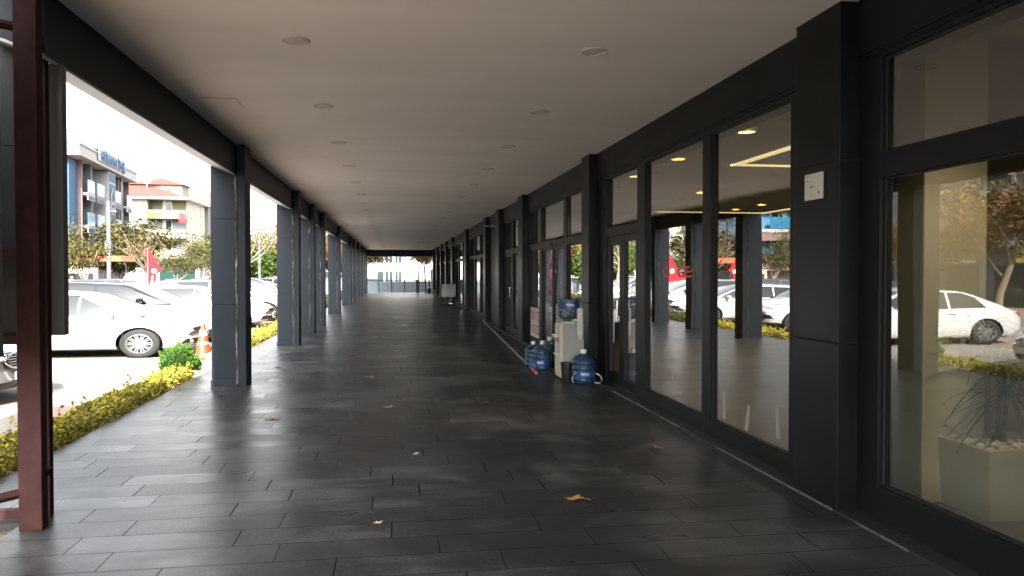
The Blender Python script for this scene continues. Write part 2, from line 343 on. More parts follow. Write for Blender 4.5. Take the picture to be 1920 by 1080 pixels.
f = MB(); f.box(3.165, 3.185, 1, 62, 0, .03); struct('threshold_lip', f, mat('alu_lip', (.05, .05, .05), .5))

# ------------------------------------------------ shopfronts
FX0, FX1, GX = 3.15, 3.25, 3.2
def shopfront(label, Y0, Y1, openings, zb=.16, zt=3.05, doors=()):
    """openings: (ya, yb, [z0, z1, z2, ...]) panes stacked between the given heights with 0.12 transoms"""
    r = thing('shopfront', label, 'shopfront', (FX0, Y0, 0), group='glazed shopfronts')
    def L(o): o.location = (-FX0, -Y0, 0); return o
    fr = MB(); fr.box(FX0, FX1, Y0, Y1, zt, 3.089)
    yy = Y0
    for (a, c, zs) in openings:
        if zs[0] < .1: fr.box(FX0, FX1, yy, a, .0125, zb); yy = c
    fr.box(FX0, FX1, yy, Y1, .0125, zb)
    edges = []
    y = Y0
    for (a, c, zs) in openings:
        if a > y: fr.box(FX0, FX1, y, a, zb + .0005, zt - .0005)
        y = c
        for (z0, z1) in zip(zs[:-1], zs[1:]): pass
        for i in range(len(zs) // 2 - 1):
            fr.box(FX0, FX1, a + .0005, c - .0005, zs[2 * i + 1], zs[2 * i + 2])
    if y < Y1: fr.box(FX0, FX1, y, Y1, zb + .0005, zt - .0005)
    L(fr.build('frame', FRAME, r, bevel=.003))
    for (a, c, zs) in openings:
        for i in range(len(zs) // 2):
            z0, z1 = zs[2 * i], zs[2 * i + 1]
            if z0 < .1: continue
            g = MB(); t = .012; x0, x1 = GX - .022, GX - .006
            g.box(x0, x1, a + .001, a + t, z0 + .001, z1 - .001); g.box(x0, x1, c - t, c - .001, z0 + .001, z1 - .001)
            g.box(x0, x1, a + t, c - t, z0 + .001, z0 + t); g.box(x0, x1, a + t, c - t, z1 - t, z1 - .001)
            L(g.build('gasket', DARK, r))
            p = MB(); p.box(GX - .004, GX + .004, a, c, z0, z1); L(p.build('pane', GLASS, r))
    for (a, c, z0, z1, stile, hy) in doors:
        d = MB(); x0, x1 = FX0 + .015, FX1 - .01; s = stile
        d.box(x0, x1, a, a + s, z0, z1); d.box(x0, x1, c - s, c, z0, z1); d.box(x0, x1, a + s, c - s, z0, z0 + s * 1.3); d.box(x0, x1, a + s, c - s, z1 - s, z1)
        do = L(d.build('door', FRAME, r, bevel=.003))
        p = MB(); p.box(GX - .004, GX + .004, a + s, c - s, z0 + s * 1.3, z1 - s); o = p.build('pane', GLASS, do)
        if hy:
            k = MB(); k.tube([(x0 - .005, hy, .95), (x0 - .05, hy, .95), (x0 - .05, hy, 1.25), (x0 - .005, hy, 1.25)], .011, 8); o = k.build('handle', CHROME, do, smooth=40)
    return r
F2 = [.16, 3.05]
s0 = shopfront('nearest shopfront at the right edge, plant pot seen through its glass', -6, 4.85, [(1.7, 4.62, [.24, 2.27, 2.44, 3.06]), (-1.5, 1.55, [.24, 2.27, 2.44, 3.06])][::-1], zb=.24, zt=3.06)
s1 = shopfront('shopfront with two full height panes and a narrow door right of the water dispenser', 5.43, 11.67,
               [(5.78, 7.37, F2), (7.56, 9.42, F2), (9.72, 11.2, [.02, 2.18, 2.31, 3.05])], doors=[(9.725, 10.42, .02, 2.18, .10, None), (10.43, 11.195, .02, 2.18, .13, 10.49)])
s2 = shopfront('shopfront of the sales office with sliding door and red lettering', 12.14, 17.95,
               [(12.75, 13.9, [.16, 2.16, 2.30, 3.05]), (14.15, 16.3, [.02, 2.16, 2.30, 3.05]), (16.6, 17.9, [.16, 2.16, 2.30, 3.05])],
               doors=[(14.155, 15.22, .02, 2.16, .05, None), (15.23, 16.295, .02, 2.16, .05, None)])
s3 = shopfront('narrow shopfront with a single door between the third and fourth pilasters', 18.6, 22.1, [(19.0, 20.4, [.16, 2.16, 2.3, 3.05]), (20.62, 21.8, [.02, 2.16, 2.3, 3.05])], doors=[(20.625, 21.795, .02, 2.16, .08, 20.72)])
# the blind bay
pb = thing('wall_panel', 'blind charcoal panelled bay between the fourth and fifth pilasters', 'wall panel', (3.15, 22.8, 0))
m = MB(); cladding_stack(m, 0, .1, .002, 1.29, [.012, 1.165, 2.3, 3.08]); cladding_stack(m, 0, .1, 1.30, 2.598, [.012, 1.165, 2.3, 3.08]); m.build('panel', CLADR, pb)
def three(a, c, n=3, jamb=.35, mul=.2):
    wv = (c - a - 2 * jamb - (n - 1) * mul) / n
    return [(a + jamb + i * (wv + mul), a + jamb + i * (wv + mul) + wv, [.16, 2.2, 2.32, 3.05]) for i in range(n)]
fl = ['three-pane shopfront right of the white office chair', 'three-pane shopfront behind the white office chair', 'shopfront past the office chair, first of the far ones', 'second of the far narrow shopfronts', 'third of the far narrow shopfronts', 'fourth of the far narrow shopfronts', 'last shopfront beside the end railing']
k = 0
for i in range(4, len(RP)):
    a = RP[i][1]; c = RP[i + 1][0] if i + 1 < len(RP) else YE
    n = 3 if c - a > 5 else 2
    shopfront(fl[k], a, c, three(a, c, n)); k += 1

# interior rooms behind the glass
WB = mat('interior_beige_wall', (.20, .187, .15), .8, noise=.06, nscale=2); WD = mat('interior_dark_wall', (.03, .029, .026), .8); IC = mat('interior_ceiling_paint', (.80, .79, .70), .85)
IF = mat('interior_tile', (.11, .10, .085), .3, noise=.2, nscale=3)
f = MB(); f.box(3.5, 14, -6, YE, -.2, .0); struct('interior_floor', f, IF)
f = MB(); f.box(3.26, 14, -6, 5.5, 3.42, 3.6); f.box(3.26, 14, 5.6, 18.2, 3.12, 3.6); f.box(3.26, 14, 18.3, YE, 3.12, 3.6); struct('interior_ceiling', f, IC)
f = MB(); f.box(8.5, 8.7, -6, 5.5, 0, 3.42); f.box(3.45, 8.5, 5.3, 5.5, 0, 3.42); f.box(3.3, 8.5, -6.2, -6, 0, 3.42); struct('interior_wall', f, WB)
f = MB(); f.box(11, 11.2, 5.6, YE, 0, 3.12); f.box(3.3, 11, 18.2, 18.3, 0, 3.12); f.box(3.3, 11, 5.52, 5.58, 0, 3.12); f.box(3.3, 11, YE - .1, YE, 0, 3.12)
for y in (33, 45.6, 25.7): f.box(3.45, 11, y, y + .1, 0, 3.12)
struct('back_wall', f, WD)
o = MB().box(3.72, 4.22, 4.95, 5.28, .0, 3.41).build('interior_column', mat('interior_column_paint', (.56, .53, .44), .7), bevel=.01); tag(o, 'pale beige column standing inside behind the near glass', 'column')

# lit downlights and cove strips inside the first shop
LAMP = mat('lit_lamp', (1, .8, .4), .5, emit=(1, .62, .20), estr=1.6); COVE = mat('lit_cove', (1, .9, .7), .5, emit=(1, .78, .46), estr=.24)
il = [(3.62, 7.54, 'lit warm downlight inside, behind the tall pane next to the meter box'), (3.62, 9.48, 'lit warm downlight inside, behind the middle tall pane'), (3.62, 11.28, 'lit warm downlight inside above the narrow door'), (5.55, 13.4, 'small lit downlight deeper inside, seen at the mullion'), (7.85, 15.6, 'right one of two small lit downlights deep inside'), (7.86, 16.9, 'left one of two small lit downlights deep inside'), (3.62, 13.6, 'lit downlight behind the right upper pane of the sales office'), (3.62, 15.6, 'lit downlight behind the middle upper pane of the sales office')]
il.append((3.62, 3.72, 'added lit downlight inside the nearest shop, unseen beyond the right picture edge'))  # added lamp out of view, brightens the planter and the near room
for (x, y, lb) in il:
    r = thing('downlight', lb, 'downlight', (x, y, 3.118 if y > 5 else 3.418), group='lit downlights inside the shops')
    m = MB(); m.lathe([(.105, -.001), (.108, -.012), (.088, -.014), (.086, -.002)], 28, close=True); m.build('rim', WHITE, r, smooth=30)
    m = MB(); m.lathe([(.001, -.006), (.085, -.007), (.085, -.001), (.001, -.001)], 28); m.build('lamp_glass', LAMP, r)
    ld = bpy.data.lights.new('downlight_glow', 'SPOT'); ld.energy = 30 if y > 5 else 26; ld.color = (1, .78, .55); ld.spot_size = R(120); ld.spot_blend = .6; ld.shadow_soft_size = .07
    lo = bpy.data.objects.new('downlight_glow', ld); COL.objects.link(lo); lo.parent = r; lo.location = (0, 0, -.05)
def cove(pts, lb):
    r = thing('cove_light', lb, 'cove light', (pts[0][0], pts[0][1], 3.11))
    m = MB()
    for (x0, y0), (x1, y1) in zip(pts[:-1], pts[1:]):
        a, c = sorted((x0, x1)); d, e2 = sorted((y0, y1)); m.box(a - .05, c + .05, d - .05, e2 + .05, 3.105 if a != c else 3.104, 3.118)
    o = m.build('light_strip', COVE, r); o.location = -Vector(r.location)
cove([(8.5, 9.9), (4.6, 9.9), (4.6, 6.5)], 'glowing L-shaped cove strip in the ceiling behind the tall panes')
cove([(6.3, 17.8), (9.0, 17.8), (9.0, 13.5)], 'thin glowing cove line low behind the tall panes')

# unlit downlights of the arcade ceiling
rims = mat('downlight_rim', (.60, .57, .52), .6); lens = mat('downlight_lens', (.74, .70, .63), .5)
def ceil_light(x, y, lb):
    r = thing('ceiling_light', lb, 'ceiling light', (x, y, 3.5), group='unlit round lights of the arcade ceiling')
    a = link('rim', RIMM, r); c = link('diffuser', LENM, r)
m = MB(); m.lathe([(.110, .002), (.110, -.006), (.106, -.009), (.098, -.009), (.096, -.002), (.096, .002)], 32, close=True); RIMM = m.mesh('rim', rims, 40)
m = MB(); m.lathe([(.097, .002), (.097, -.003), (.07, -.005), (.001, -.006)], 32); LENM = m.mesh('diffuser', lens, 40)
nm = 23
for i in range(nm):
    ceil_light(-.77, 6.35 + 2.43 * i, '%s round unlit downlight from the camera in the left ceiling row' % ORD[i])
    ceil_light(1.66, 6.28 + 2.46 * i, '%s round unlit downlight from the camera in the right ceiling row' % ORD[i])
m = MB(); hx = (-2.03, -1.66, 8.55, 8.93)
for q in ((hx[0], hx[1], hx[2], hx[2] + .006), (hx[1] - .006, hx[1], hx[2] + .006, hx[3])): m.box(q[0], q[1], q[2], q[3], 3.4975, 3.502)
tag(m.build('ceiling_hatch', mat('hatch_gap', (.09, .08, .07), .9)), 'thin dark outline of an access hatch in the ceiling near the left beam', 'hatch')

# end railing, at the far end
RAIL = mat('railing_paint', (.05, .05, .05), .5)
r = thing('railing', 'grey metal railing with thin bars across the far end', 'railing', (0.4, YE + .6, 0))
m = MB(); m.box(-2.7, 2.5, -.03, .03, .98, 1.05); m.box(-2.7, 2.5, -.015, .015, .10, .13); m.build('rail', RAIL, r)
for i in range(6):
    x = -2.66 + i * 1.03; m = MB(); m.box(x - .05, x + .05, -.04, .04, 0, 1.06); m.build('post', RAIL, r)
m = MB(); x = -2.6
while x < 2.5: m.tube([(x, 0, .11), (x, 0, 1.02)], .017, 5); x += .125
m.build('bars', RAIL, r)

# red steel frame with the back of a board, near left
rf = thing('steel_frame', 'rusty red steel post frame holding a grey board at the left edge', 'sign frame', (-2.3, 5.3, 0))
def L(o, x=-2.3, y=5.3): o.location = (-x, -y, 0); return o
m = MB(); m.box(-2.365, -2.225, 5.27, 5.36, .002, 3.62); L(m.build('post', RED, rf, bevel=.006))
m = MB(); m.box(-2.36, -2.30, 5.57, 5.63, .002, 3.62); L(m.build('back_post', RED, rf, bevel=.004))
for z0 in (.0, 1.17, 1.745, 3.27): m = MB(); m.box(-5.2, -2.37, 5.56, 5.62, z0, z0 + .058); L(m.build('crossbar', RED, rf))
m = MB(); m.tube([(-2.36, 5.30, .24), (-3.3, 4.55, .16)], .032, 4); L(m.build('brace', RED, rf)); m = MB(); m.tube([(-2.36, 5.30, 3.2), (-3.1, 4.9, 3.25)], .03, 4); L(m.build('brace', RED, rf))
for z0 in (3.12, .30): m = MB(); m.box(-2.32, -2.275, 5.37, 5.56, z0, z0 + .04); L(m.build('spacer', RED, rf))
m = MB()
for z0, z1 in ((1.235, 1.745), (1.750, 2.5), (2.505, 3.55), (3.555, 4.3)):
    for x0, x1 in ((-5.2, -3.7), (-3.695, -2.40)): m.box(x0, x1, 5.635, 5.65, z0, z1)
L(m.build('board_sheet', GREYP, rf))
m = MB(); m.box(-5.2, -2.235, 5.665, 5.74, 1.22, 3.07); L(m.build('board_edge', mat('board_edge_paint', (.10, .10, .10), .6), rf))
m = MB(); m.tube([(-2.275, 5.60, 3.06), (-2.27, 5.60, 3.3), (-2.27, 5.61, 3.49)], .018, 6); L(m.build('conduit', mat('grey_conduit', (.25, .25, .25), .5), rf))
b2 = MB(); b2.box(-3.9, -2.165, 4.62, 4.68, 1.18, 3.4); o = b2.build('sign_board', mat('board_edge_paint'), None); tag(o, 'dark edge of a second board cut by the left picture border', 'board')
# ================================================================ SMALL THINGS UNDER THE ARCADE
BLUEPET = mat('blue_bottle_plastic', (.02, .09, .22), .12, spec=.6); BLUEPET.node_tree.nodes['Principled BSDF'].inputs['Transmission Weight'].default_value = .45
BLUEPET.node_tree.nodes['Principled BSDF'].inputs['IOR'].default_value = 1.33; BLUEPET.node_tree.nodes['Principled BSDF'].inputs['Base Color'].default_value = (.035, .095, .18, 1)
LBL = mat('bottle_label_blue', (.015, .055, .21), .4); LBW = mat('label_white', (.8, .8, .82), .5); LBR = mat('label_red', (.55, .05, .05), .5)
def bottle_profile(r, h):
    k = h / .49; p = [(.001, 0), (r * .9, 0), (r, .02 * k)]
    z = .05
    for z0 in (.10, .18, .26):
        p += [(r, (z0 - .02) * k), (r * .95, (z0 - .008) * k), (r * .95, (z0 + .008) * k), (r, (z0 + .02) * k)]
    p += [(r, .31 * k), (r * .93, .345 * k), (r * .72, .385 * k), (r * .36, .415 * k), (r * .22, .425 * k), (r * .2, .445 * k), (.001, .446 * k)]
    return p
def bottle(x, y, z, r, h, lb, flip=False, labelled=True, rz=0, group='large blue water bottles'):
    t = thing('water_bottle', lb, 'water bottle', (x, y, z), rz, group)
    m = MB(); prof = bottle_profile(r, h)
    if flip: prof = [(a, h * .91 - b) for a, b in prof][::-1]
    m.lathe(prof, 32); m.build('body', BLUEPET, t, smooth=50)
    if not flip:
        m = MB(); k = h / .49; m.lathe([(.001, .43 * k), (r * .25, .43 * k), (r * .25, .485 * k), (r * .22, .49 * k), (.001, .49 * k)], 20); m.build('cap', WHITE, t, smooth=30)
    if labelled:
        z0, z1 = (.115 * h / .49, .165 * h / .49) if not flip else (h * .56, h * .76)
        m = MB(); n = 14
        for i in range(n):
            a0 = R(180 + 20 + i * 100 / n); a1 = R(180 + 20 + (i + 1) * 100 / n); q = r + .003
            m.quad((q * math.cos(a0), q * math.sin(a0), z0 - .02), (q * math.cos(a1), q * math.sin(a1), z0 - .02), (q * math.cos(a1), q * math.sin(a1), z1 + .02), (q * math.cos(a0), q * math.sin(a0), z1 + .02))
        lo = m.build('label', LBL, t, smooth=60)
        m = MB(); q = r + .006
        for i in range(9):
            t0 = 228 + i * 4.2; a0, a1 = R(t0), R(t0 + 3.4); zz = (z0 + z1) / 2 + .010 * math.sin(i * 2.1); hh = .010 + .006 * (i % 2)
            m.quad((q * math.cos(a0), q * math.sin(a0), zz - hh), (q * math.cos(a1), q * math.sin(a1), zz - hh + .006), (q * math.cos(a1), q * math.sin(a1), zz + hh), (q * math.cos(a0), q * math.sin(a0), zz + hh))
        m.build('script_mark', LBW, lo)
    return t
bottle(2.81, 11.22, .0, .188, .50, 'blue water bottle on the floor right of the black bin', labelled=True, rz=.3)
bottle(2.47, 12.72, .0, .160, .50, 'front blue water bottle with the labelled band, left of the dispenser')
bottle(2.67, 13.10, .0, .160, .53, 'blue water bottle half hidden directly left of the dispenser, behind the labelled one', labelled=False)
bottle(2.40, 13.20, .0, .150, .45, 'third blue water bottle at the back left of the group by the dispenser', labelled=False)
TOPB = bottle(2.71, 11.74, .885, .185, .40, 'upturned pale blue water bottle sitting on top of the white dispenser', flip=True, rz=.25)
for o in TOPB.children:
    if o.name.startswith('body'):
        o.data.materials[0] = mat('pale_teal_bottle_plastic', (.22, .32, .36), .1, alpha_trans=.7)
# dispenser
CREAM = mat('yellowed_plastic', (.52, .47, .36), .45, noise=.06, nscale=3); CGREY = mat('grey_white_panel', (.30, .30, .285), .5, noise=.05, nscale=2)
d = thing('water_dispenser', 'white water dispenser cabinet with taps in front of the second pilaster', 'water dispenser', (2.54, 11.54, 0))
m = MB(); m.box(.03, .36, 0, .40, .02, .86); m.build('cabinet', CGREY, d, bevel=.012)
m = MB(); m.prism([(-.012, .03), (.028, .02), (.028, .875), (.0, .875), (-.02, .82), (-.02, .1)], 'y', .0, .40); m.build('front_panel', CREAM, d, bevel=.008)
m = MB()
for x in (.12, .21, .30): m.box(x, x + .006, -.006, .0, .04, .84)
m.build('side_rib', CGREY, d)
m = MB(); m.box(-.03, .02, .06, .34, .56, .66); m.build('tap_recess', mat('recess_grey', (.25, .23, .2), .5), d, bevel=.01)
for y in (.13, .26):
    m = MB(); m.tube([(-.02, y, .66), (-.07, y, .655), (-.085, y, .60)], [.014, .014, .010], 10); m.box(-.10, -.05, y - .008, y + .008, .67, .685); m.build('tap', WHITE, d, smooth=40)
m = MB(); m.box(-.06, .0, .06, .34, .37, .385); m.build('drip_tray', WHITE, d, bevel=.004)
m = MB(); m.lathe([(.13, .862), (.13, .88), (.09, .885), (.05, .89)], 28, c=(.17, .2, 0)); m.build('collar', WHITE, d, smooth=30)
cup = MB(); cup.lathe([(.001, .62), (.022, .62), (.026, .66), (.042, .70), (.052, .78), (.052, .82), (.05, 1.08), (.048, 1.10), (.001, 1.10)], 20, c=(.28, -.075, 0)); cup.build('cup_tube', mat('frosted_plastic', (.58, .56, .50), .5), d, smooth=40)
m = MB(); m.box(.26, .30, -.03, .0, .75, .85); m.build('cup_bracket', WHITE, d)
# bin
bn = thing('waste_bin', 'small black plastic bin between dispenser and bottle', 'bin', (2.60, 11.40, 0))
m = MB(); m.lathe([(.001, 0), (.075, 0), (.080, .01), (.103, .27), (.108, .272), (.108, .285), (.098, .285), (.094, .265), (.074, .02), (.001, .018)], 28); m.build('body', BLACKP, bn, smooth=40)
cb = MB(); cb.tube([(2.63, 11.10, .012), (2.60, 11.06, .05), (2.595, 11.05, .10), (2.63, 11.06, .15), (2.67, 11.10, .17)], .006, 6)
cb.tube([(2.93, 11.02, .02), (3.0, 10.98, .02), (3.03, 10.97, .06), (3.01, 10.98, .12), (2.95, 11.03, .16)], .006, 6); tag(cb.build('cable', WHITE, smooth=60), 'white cable loops around the bottle beside the bin', 'cable')
# pole on the floor
pl = thing('floor_pole', 'long thin pole with a red tip lying along the shop fronts', 'pole', (2.29, 12.34, .022))
m = MB(); m.tube([(.02, .4, 0), (.67, 13.3, 0)], .019, 10); m.build('shaft', mat('pole_grey', (.12, .115, .11), .4, noise=.2, nscale=12), pl, smooth=40)
m = MB(); m.tube([(-.012, -.1, 0), (.02, .42, 0)], [.028, .022], 10); m.build('tip', mat('tip_red', (.5, .07, .04), .5), pl, smooth=40)
# office chair, seen from behind
oc = thing('office_chair', 'white high-back office chair on castors, seen from behind', 'chair', (2.68, 38.4, 0))
CH = mat('chair_leatherette', (.60, .56, .50), .5)
m = MB(); n = 8; vs = []; fs = []
for i in range(n + 1):
    z = .46 + i * .62 / n; wv = .33 + .02 * math.sin(i / n * 3.14); yb = -.20 - .07 * (i / n) ** 2
    for j in range(7):
        u = -1 + j / 3; vs.append((u * wv, yb - .03 * (1 - u * u), z))
    for j in range(7):
        u = 1 - j / 3; vs.append((u * wv * .98, yb + .055 - .01 * (1 - u * u), z))
for i in range(n):
    for j in range(14): fs.append((i * 14 + j, i * 14 + (j + 1) % 14, i * 14 + 14 + (j + 1) % 14, i * 14 + 14 + j))
fs += [tuple(range(14)), tuple(range(n * 14, n * 14 + 14))]
m.add(vs, fs); m.build('backrest', CH, oc, smooth=50)
m = MB(); m.box(-.29, .29, -.2, .3, .44, .53); m.build('seat', CH, oc, bevel=.03)
for s in (-1, 1):
    m = MB(); m.tube([(s * .30, -.12, .47), (s * .36, -.1, .5), (s * .37, -.08, .68), (s * .36, .2, .70)], .018, 8); m.build('armrest', BLACKP, oc, smooth=40)
m = MB(); m.tube([(0, 0, .12), (0, 0, .44)], .035, 12); m.build('gas_lift', BLACKP, oc, smooth=40)
m = MB()
for k in range(5):
    a = R(18 + 72 * k); m.tube([(0, 0, .12), (.33 * math.cos(a), .33 * math.sin(a), .085)], [.03, .02], 8)
m.build('star_base', CHROME, oc, smooth=40)
for k in range(5):
    a = R(18 + 72 * k); m = MB(); x, y = .33 * math.cos(a), .33 * math.sin(a); m.tube([(x - .03, y, .035), (x + .03, y, .035)], .034, 12); m.build('castor', BLACKP, oc, smooth=40)
# step ladder, bottle and box near the end
ALU = mat('ladder_aluminium', (.05, .048, .03), .5)
ld = thing('step_ladder', 'tall folding ladder standing before the end railing', 'ladder', (2.2, 62.0, 0))
for s in (-1, 1):
    m = MB(); m.tube([(s * .29, -.30, 0), (s * .22, .05, 2.2)], .07, 6); m.build('rail', ALU, ld)
    m = MB(); m.tube([(s * .30, .55, 0), (s * .22, .1, 2.15)], .022, 6); m.build('strut', ALU, ld)
for k in range(7):
    z = .28 + k * .28; tt = z / 2.2; m = MB(); m.box(-.29 + .07 * tt, .29 - .07 * tt, -.34 + .35 * tt, -.22 + .35 * tt, z - .015, z + .025); m.build('step', ALU, ld)
bottle(2.72, 60.5, 0, .17, .50, 'blue water bottle on the floor at the far end by the ladder', labelled=False, group=None)
bx = thing('carton', 'small pale carton beside the far blue bottle', 'box', (2.98, 60.2, 0)); m = MB(); m.box(-.13, .13, -.2, .2, 0, .27); m.build('box_body', mat('cardboard', (.42, .36, .3), .8), bx, bevel=.01)
m = MB(); m.box(-.13, .13, -.02, .02, .271, .274); m.build('tape', LBW, bx)
for i, y in enumerate((23.0, 36.6, 39.6, 46.9)):
    t = thing('bracket_arm', '%s thin pale bracket arm sticking out high above the shops' % ['nearest', 'second', 'third', 'farthest'][i], 'bracket', (3.13, y, 3.05), group='bracket arms above the shops')
    m = MB(); m.box(-.46, 0, -.02, .02, -.018, .018); m.build('arm', mat('bracket_paint', (.4, .4, .4), .5), t); m = MB(); m.box(-.012, .02, -.05, .05, -.07, .07); m.build('wall_plate', mat('bracket_paint'), t)
# meter box on the first pilaster
mb = thing('meter_box', 'small white meter box door set in the nearest pilaster', 'meter box', (3.0, 5.14, 2.265))
m = MB(); m.box(-.004, .03, -.125, .125, -.10, .10); m.build('recess', DARK, mb)
m = MB(); m.box(-.022, -.006, -.112, .118, -.092, .098); m.build('door', mat('meter_door_grey', (.52, .50, .45), .5), mb, bevel=.003)
m = MB(); m.lathe([(.001, -.026), (.007, -.026), (.007, -.022), (.001, -.022)], 12, axis='x', c=(0, -.075, -.045)); m.build('lock', CHROME, mb)
m = MB(); m.box(-.024, -.0222, .055, .10, .045, .078); m.build('logo_plate', mat('logo_grey', (.12, .13, .18), .5), mb)
place_text('lettering', 'VOR', .030, LBW, mb, (-.0246, .078, .052), (0, -1, 0), (0, 0, 1), .0008, bold=.0008)
place_text('lettering', 'elektrik', .018, mat('logo_grey'), mb, (-.0228, .02, -.005), (0, -1, 0), (0, 0, 1), .0008)
# poster, sliding door marks, sensor
def on_shop(o, s): o.parent = s; o.location = (-FX0, -s.location.y, 0); return o
m = MB(); m.box(GX - .012, GX - .008, 16.62, 17.88, .165, .84); po = on_shop(m.build('poster', mat('poster_paper', (.62, .61, .58), .5, noise=.03)), s2)
PR = mat('poster_red', (.42, .03, .04), .5)
for txt, z in (('SATIŞ', .56), ('OFİSİ', .25)):
    o = place_text('lettering', txt, .29, PR, po, (GX - .0135, 17.25, z), (0, -1, 0), (0, 0, 1), .001, bold=.003, sx=1.3)
m = MB(); m.lathe([(.001, GX - .012), (.26, GX - .012), (.26, GX - .009), (.001, GX - .009)], 36, axis='x', c=(0, 15.45, 1.62)); on_shop(m.build('round_logo', mat('logo_red', (.55, .05, .06), .5)), s2)
o = place_text('lettering', 'V7', .26, LBW, None, (GX - .0135, 15.45, 1.53), (0, -1, 0), (0, 0, 1), .001, bold=.006); on_shop(o, s2)
o = place_text('lettering', 'SATIŞ', .15, PR, None, (GX - .0135, 15.45, 1.19), (0, -1, 0), (0, 0, 1), .001, bold=.006, sx=1.5); on_shop(o, s2)
o = place_text('lettering', 'OFİSİ', .13, PR, None, (GX - .0135, 15.45, .95), (0, -1, 0), (0, 0, 1), .001, bold=.006, sx=1.2); on_shop(o, s2)
m = MB(); m.box(FX0 - .05, FX0 + .005, 15.15, 15.55, 2.19, 2.26); on_shop(m.build('door_sensor', BLACKP, bevel=.01), s2)
# red letters on the middle pane and strips of tape low on the panes
o = place_text('lettering', 'C   GE:', .17, mat('logo_red'), None, (GX - .0085, 8.4, 1.60), (0, -1, 0), (0, 0, 1), .001, bold=.004, sx=1.8); on_shop(o, s1)
TAPE = mat('frosted_tape', (.26, .255, .23), .7)
for (y, z0, z1, lean) in ((8.35, .30, .47, .05), (7.10, .22, .50, .0), (6.62, .20, .44, -.05), (6.03, .25, .53, .02)):
    m = MB(); x0, x1 = GX - .0075, GX - .0055; hw = .032
    vs = [(x0, y - hw, z0), (x0, y + hw, z0), (x0, y + hw + lean, z1), (x0, y - hw + lean, z1)]; vs += [(x1, a, b) for _, a, b in vs]
    m.add(vs, [(0, 1, 2, 3), (7, 6, 5, 4), (0, 4, 5, 1), (1, 5, 6, 2), (2, 6, 7, 3), (3, 7, 4, 0)]); on_shop(m.build('tape_strip', TAPE), s1)
# potted plant inside
pt = thing('potted_plant', 'square beige planter of white pebbles with a spiky plant, inside the near glass', 'potted plant', (4.16, 4.78, 0))
PB = mat('planter_beige', (.62, .585, .48), .55, noise=.05)
m = MB(); h_, t_ = .46, .32; q = .28
m.add([(-q, -q, .0), (q, -q, 0), (q, q, 0), (-q, q, 0), (-t_, -t_, h_), (t_, -t_, h_), (t_, t_, h_), (-t_, t_, h_), (-t_ + .03, -t_ + .03, h_), (t_ - .03, -t_ + .03, h_), (t_ - .03, t_ - .03, h_), (-t_ + .03, t_ - .03, h_), (-.285, -.285, h_ - .05), (.285, -.285, h_ - .05), (.285, .285, h_ - .05), (-.285, .285, h_ - .05)],
      [(0, 1, 5, 4), (1, 2, 6, 5), (2, 3, 7, 6), (3, 0, 4, 7), (4, 5, 9, 8), (5, 6, 10, 9), (6, 7, 11, 10), (7, 4, 8, 11), (8, 9, 13, 12), (9, 10, 14, 13), (10, 11, 15, 14), (11, 8, 12, 15), (12, 13, 14, 15), (3, 2, 1, 0)])
m.build('planter', PB, pt, bevel=.004); pt.scale = (1, 1, 1.05)
m = MB(); rr = random.Random(5)
ico = [(math.cos(a) * math.cos(b), math.sin(a) * math.cos(b), math.sin(b)) for b in (-1.0, -.3, .4, 1.1) for a in [i * 1.0472 for i in range(6)]]
for _ in range(190):
    x, y = rr.uniform(-.27, .27), rr.uniform(-.27, .27); s_ = rr.uniform(.016, .034); z = h_ - .035 + rr.random() * .03; ro = rr.random() * 6.28
    vs = []
    for (a, b, c) in ico: vs.append((x + s_ * 1.3 * (a * math.cos(ro) - b * math.sin(ro)), y + s_ * (a * math.sin(ro) + b * math.cos(ro)), z + s_ * .65 * c))
    fs = [(r_ * 6 + k, r_ * 6 + (k + 1) % 6, r_ * 6 + 6 + (k + 1) % 6, r_ * 6 + 6 + k) for r_ in range(3) for k in range(6)] + [(5, 4, 3, 2, 1, 0), (18, 19, 20, 21, 22, 23)]
    m.add(vs, fs)
m.build('pebbles', mat('white_pebble', (.62, .60, .54), .6), pt, smooth=60)
m = MB(); 
for (sx_, sy_, hh) in ((-.05, .0, .75), (.06, .05, .55), (.0, -.06, .38)): m.tube([(sx_, sy_, h_ - .05), (sx_ * 1.4, sy_ * 1.4, h_ + hh * .5), (sx_ * 1.2, sy_ * 1.2, h_ + hh)], [.018, .014, .012], 8)
m.build('stem', mat('stem_brown', (.10, .08, .05), .8), pt, smooth=40)
m = MB()
for (sx_, sy_, hh) in ((-.05, .0, .75), (.06, .05, .55), (.0, -.06, .38)):
    for k in range(34):
        a = rr.random() * 6.28; el = rr.uniform(-.3, 1.2); Ln = rr.uniform(.28, .48); o0 = Vector((sx_ * 1.2, sy_ * 1.2, h_ + hh - .12 * rr.random())); pv = None
        side = Vector((-math.sin(a), math.cos(a), 0)); vs = []
        for i in range(6):
            tt = i / 5; p = o0 + Vector((math.cos(a), math.sin(a), 0)) * Ln * tt * math.cos(el) + Vector((0, 0, Ln * (math.sin(el) * tt - .55 * tt * tt))); wv = .013 * (1 - tt) ** .6 + .001
            vs += [p - side * wv, p + Vector((0, 0, -.003)), p + side * wv]
        m.add(vs, [(3 * i, 3 * i + 1, 3 * i + 4, 3 * i + 3) for i in range(5)] + [(3 * i + 1, 3 * i + 2, 3 * i + 5, 3 * i + 4) for i in range(5)])
m.build('leaves', leafmat('dracaena_leaf', [(.02, .05, .015), (.05, .09, .03)], .15), pt, smooth=60)
